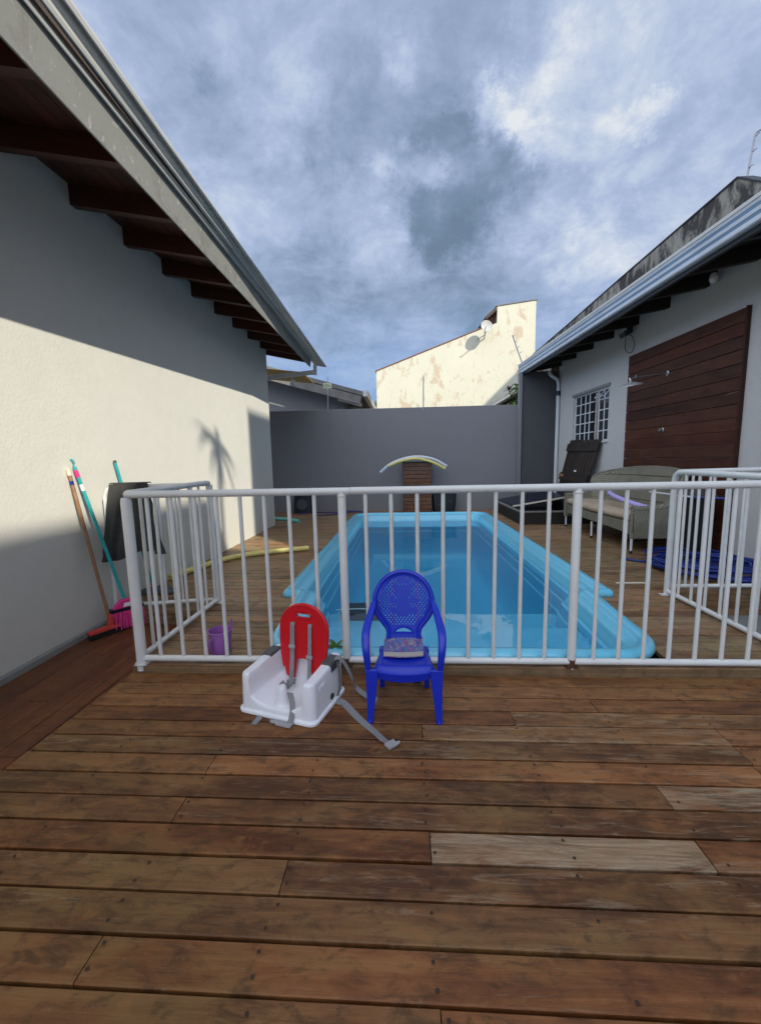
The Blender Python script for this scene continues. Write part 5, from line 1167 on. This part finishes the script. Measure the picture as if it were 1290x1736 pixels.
q_ = MB(); q_.loft([[(3.05, y, .13), (3.40, y, .13), (3.44, y, .44), (3.0, y, .44)] for y in (7.6, 7.9)]); q_.build('pump_cover', MAT['dark_blue'], hb, bevel=.02, segs=2)

# ------------------------------------------------------------------ dark board door leaning below the window
ld = thing('leaning_door', 'old dark plank door leaning against the right wall under the window', 'door', (3.3, 8.3, ZP))
B0, B1 = Vector((3.22, 9.02, ZP)), Vector((3.20, 7.80, ZP)); T0, T1 = Vector((3.50, 8.82, 1.60)), Vector((3.565, 7.60, 1.57))
q_ = MB(); n_ = 9; nv = (T0 - B0).cross(B1 - B0).normalized(); nv = nv if nv.x > 0 else -nv
def ldp(u, v): return B0.lerp(B1, u).lerp(T0.lerp(T1, u), v)
for k_ in range(n_):
    u0, u1 = k_ / n_ + .002, (k_ + 1) / n_ - .006; e_ = rnd.uniform(-.012, .0); cc = (rnd.random(), rnd.choice((0, 0, .15)), rnd.random())
    P4 = [ldp(u0, 0), ldp(u1, 0), ldp(u1, 1 + e_), ldp(u0, 1 + e_)]; A = q_.add(P4 + [p + nv * .022 for p in P4])
    for f_ in ((0, 1, 2, 3), (7, 6, 5, 4), (0, 1, 5, 4), (1, 2, 6, 5), (2, 3, 7, 6), (3, 0, 4, 7)): q_.face([A + v for v in f_], [(0, u0), (0, u1), (1.5, u1), (1.5, u0)], cc)
q_.build('boards', MAT['dark_boards'], ld)
q_ = MB()
for v_ in (.12, .52, .90):
    P4 = [ldp(-.01, v_ - .05), ldp(1.01, v_ - .05), ldp(1.01, v_ + .05), ldp(-.01, v_ + .05)]; A = q_.add([p - nv * .003 for p in P4] + [p - nv * .028 for p in P4])
    for f_ in ((0, 1, 2, 3), (7, 6, 5, 4), (0, 1, 5, 4), (1, 2, 6, 5), (2, 3, 7, 6), (3, 0, 4, 7)): q_.face([A + v for v in f_], [(0, 0), (1.2, 0), (1.2, .1), (0, .1)], (.2, 0, v_))
q_.build('crossbars', MAT['dark_boards'], ld)
q_ = MB(); c_ = ldp(.06, .53) - nv * .032; q_.obox(c_, ldp(.2, .5) * .5 - ldp(0, .5) * .5, (0, 0, .028), nv * .003); q_.build('tag', MAT['stick_wood'], ld)
q_ = MB(); c_ = ldp(.55, .60) - nv * .03; q_.obox(c_, (0, .05, .0), (0, 0, .018), nv * .003); q_.build('hinge', MAT['label_white'], ld)

# ------------------------------------------------------------------ rattan sofa
sf_ = thing('rattan_sofa', 'curved grey-green rattan sofa with beige cushion against the timber panel', 'sofa', (3.15, 6.1, ZP))
RA = MAT['rattan']
def sfront(y):   # bulging front edge
    t_ = (y - 5.08) / (7.16 - 5.08); return 2.80 + .03 * t_ - .06 * math.sin(math.pi * t_)
q_ = MB(); ys_ = [5.10 + 2.06 * k_ / 24 for k_ in range(25)]
q_.loft([[(sfront(y), y, .27 + .05 * max(0, math.sin((y - 5.1) / 2.06 * math.pi)) ** .5), (rwx(y) - .10, y, .27), (rwx(y) - .10, y, .45), (sfront(y) + .03, y, .455), (sfront(y), y, .43)] for y in ys_]); q_.build('seat_base', RA, sf_, smooth=50)
q_ = MB(); q_.loft([[(sfront(y) - .015 + .0, y, .47), (sfront(y) - .025, y, .50), (sfront(y) - .005, y, .535), (sfront(y) + .05, y, .55), (3.40, y, .53), (3.40, y, .458), (sfront(y), y, .458)] for y in [5.14 + 1.98 * k_ / 24 for k_ in range(25)]]); q_.build('cushion', MAT['cushion'], sf_, smooth=60)
# back: curves round and arches to the top
def backf(off):
    def f(u, v):
        y = lerp(5.08, 7.16, u); top = .90 + .18 * max(0, math.sin(math.pi * u)) ** .40; z = lerp(.40, top, v); wrap = (abs(2 * u - 1)) ** 5 * .30
        return (rwx(y) - .20 + .10 * v - wrap - off, y, z)
    return f
q_ = MB(); q_.grid(backf(0), 40, 16); q_.grid(lambda u, v: backf(-.06)(1 - u, v), 40, 16)
q_.sweep([tuple(Vector(backf(-.03)(k_ / 40, 1)) + Vector((0, 0, .004))) for k_ in range(41)], [(math.cos(a * math.pi / 5) * .034, math.sin(a * math.pi / 5) * .02) for a in range(10)], (1, 0, 0)); q_.build('backrest', RA, sf_, smooth=60)
for z_ in (.62, .80, .97):
    q_ = MB(); q_.tube([tuple(Vector(backf(.006)(k_ / 40, (z_ - .40) / (.50 + .18 * max(0, math.sin(math.pi * k_ / 40)) ** .40))) ) for k_ in range(3, 38)], .010, 6); q_.build('back_band', RA, sf_, smooth=60)
for y0, dy in ((5.06, .07), (7.13, .07)):
    q_ = MB()
    def armf(off):
        def f(u, v):
            x = lerp(2.79, rwx(y0) - .16, u); top = .60 + .20 * sst(.35, 1, u); return (x, y0 + off - .02 * math.sin(math.pi * v), lerp(.24, top, v))
        return f
    q_.grid(armf(0), 20, 12); q_.grid(lambda u, v: armf(dy)(1 - u, v), 20, 12)
    q_.tube([tuple(Vector(armf(dy / 2)(k_ / 20, 1))) for k_ in range(21)], .042, 10); q_.grid(lambda u, v: (2.79 - .012 * math.sin(math.pi * u), y0 + dy * u, lerp(.24, .60, v)), 4, 8); q_.build('arm', RA, sf_, smooth=60)
for fx_, fy_ in ((2.82, 7.17), (2.775, 6.10), (2.80, 5.09), (3.5, 7.12), (3.55, 5.12)):
    q_ = MB(); q_.lathe([(.014, 0.02), (.017, .25)], (fx_, fy_, ZP), 10); lg = q_.build('leg', MAT['frame_white'], sf_, smooth=60)
    q_ = MB(); q_.lathe([(.018, 0.001), (.018, .03), (.012, .034)], (fx_, fy_, ZP), 10); q_.build('foot_cap', MAT['black_plastic'], lg)

# bin and pole between sofa and fence
t = thing('black_bin', 'tall black bin standing between the sofa and the right fence', 'bin', (3.42, 4.90, ZP))
q_ = MB(); q_.loft([[(x, y, z) for x, y in rrect(3.30 - e_, 3.56 + e_, 4.80 - e_, 5.02 + e_, .05, 4)] for z, e_ in ((ZP + .002, -.03), (.72, .0), (.74, .015), (.76, .015))]); q_.build('body', MAT['black_plastic'], t, smooth=40)
q_ = MB(); q_.loft([[(x, y, z) for x, y in rrect(3.29 - e_, 3.57 + e_, 4.79 - e_, 5.03 + e_, .05, 4)] for z, e_ in ((.762, .01), (.80, .0), (.85, -.05), (.875, -.09))]); q_.build('lid', MAT['black_cloth'], t, smooth=60)
t = thing('net_pole', 'thin white pole with blue end held level behind the right fence', 'pole', (3.3, 5.0, .78))
q_ = MB(); q_.tube([(3.25, 5.55, .772), (3.262, 4.77, .772)], .011, 8); q_.build('rod', MAT['frame_white'], t); q_ = MB(); q_.tube([(3.262, 4.77, .772), (3.50, 4.62, .765)], .014, 8); q_.build('grip', MAT['hose_blue'], t)

# ------------------------------------------------------------------ blue hose heap
hs = MB(); rg = random.Random(21)
pts = []; cx_, cy_ = 3.20, 4.30
for k_ in range(210):
    a = k_ * .47; rr_ = .50 + .16 * math.sin(k_ * .113) + rg.uniform(-.06, .06)
    pts.append((cx_ + .86 * rr_ * math.cos(a) * 1.0 + .10 * math.sin(k_ * .05), cy_ + rr_ * .86 * math.sin(a) + .12 * math.cos(k_ * .071), ZP + .014 + .00042 * k_ + rg.uniform(0, .012)))
pts = [(2.62, 4.90, ZP + .015), (2.55, 4.80, ZP + .015), (2.72, 4.62, ZP + .015)] + pts
hs.tube(spline([p for p in pts if p[0] < 3.66], 3), .0125, 7)
tag(hs.build('garden_hose', MAT['hose_blue'], smooth=60), 'heap of blue garden hose on the boards behind the right fence', 'hose')
# thin batten lying on the boards
bt_ = MB(); bt_.box(2.0, 2.30, 3.83, 3.865, ZP + .003, ZP + .010); tag(bt_.build('batten', MAT['paper_cream'], bevel=.002), 'thin pale strip of wood on the boards beside the right fence post', 'batten')


# dark crate lying under the water on the left bench of the pool, with a pale cord over its top
t = thing('sunken_crate', 'black plastic crate under the water at the left side of the pool', 'crate', (-.48, 4.0, -.55))
q_ = MB(); q_.loft([[(x + .10 * (1 - zz), y, z) for x, y in rrect(-.66, -.30, 3.72, 4.02, .03, 3)] for z, zz in ((-.50, 0), (-.20, .6))]); q_.build('body', MAT['black_plastic'], t, smooth=40)
q_ = MB(); q_.tube([(-.66, 3.72, -.16), (-.46, 3.72, -.15), (-.25, 3.74, -.16)], .005, 6); q_.tube([(-.63, 3.70, -.18), (-.60, 3.70, -.42)], .007, 6); q_.build('cord', MAT['label_white'], t)
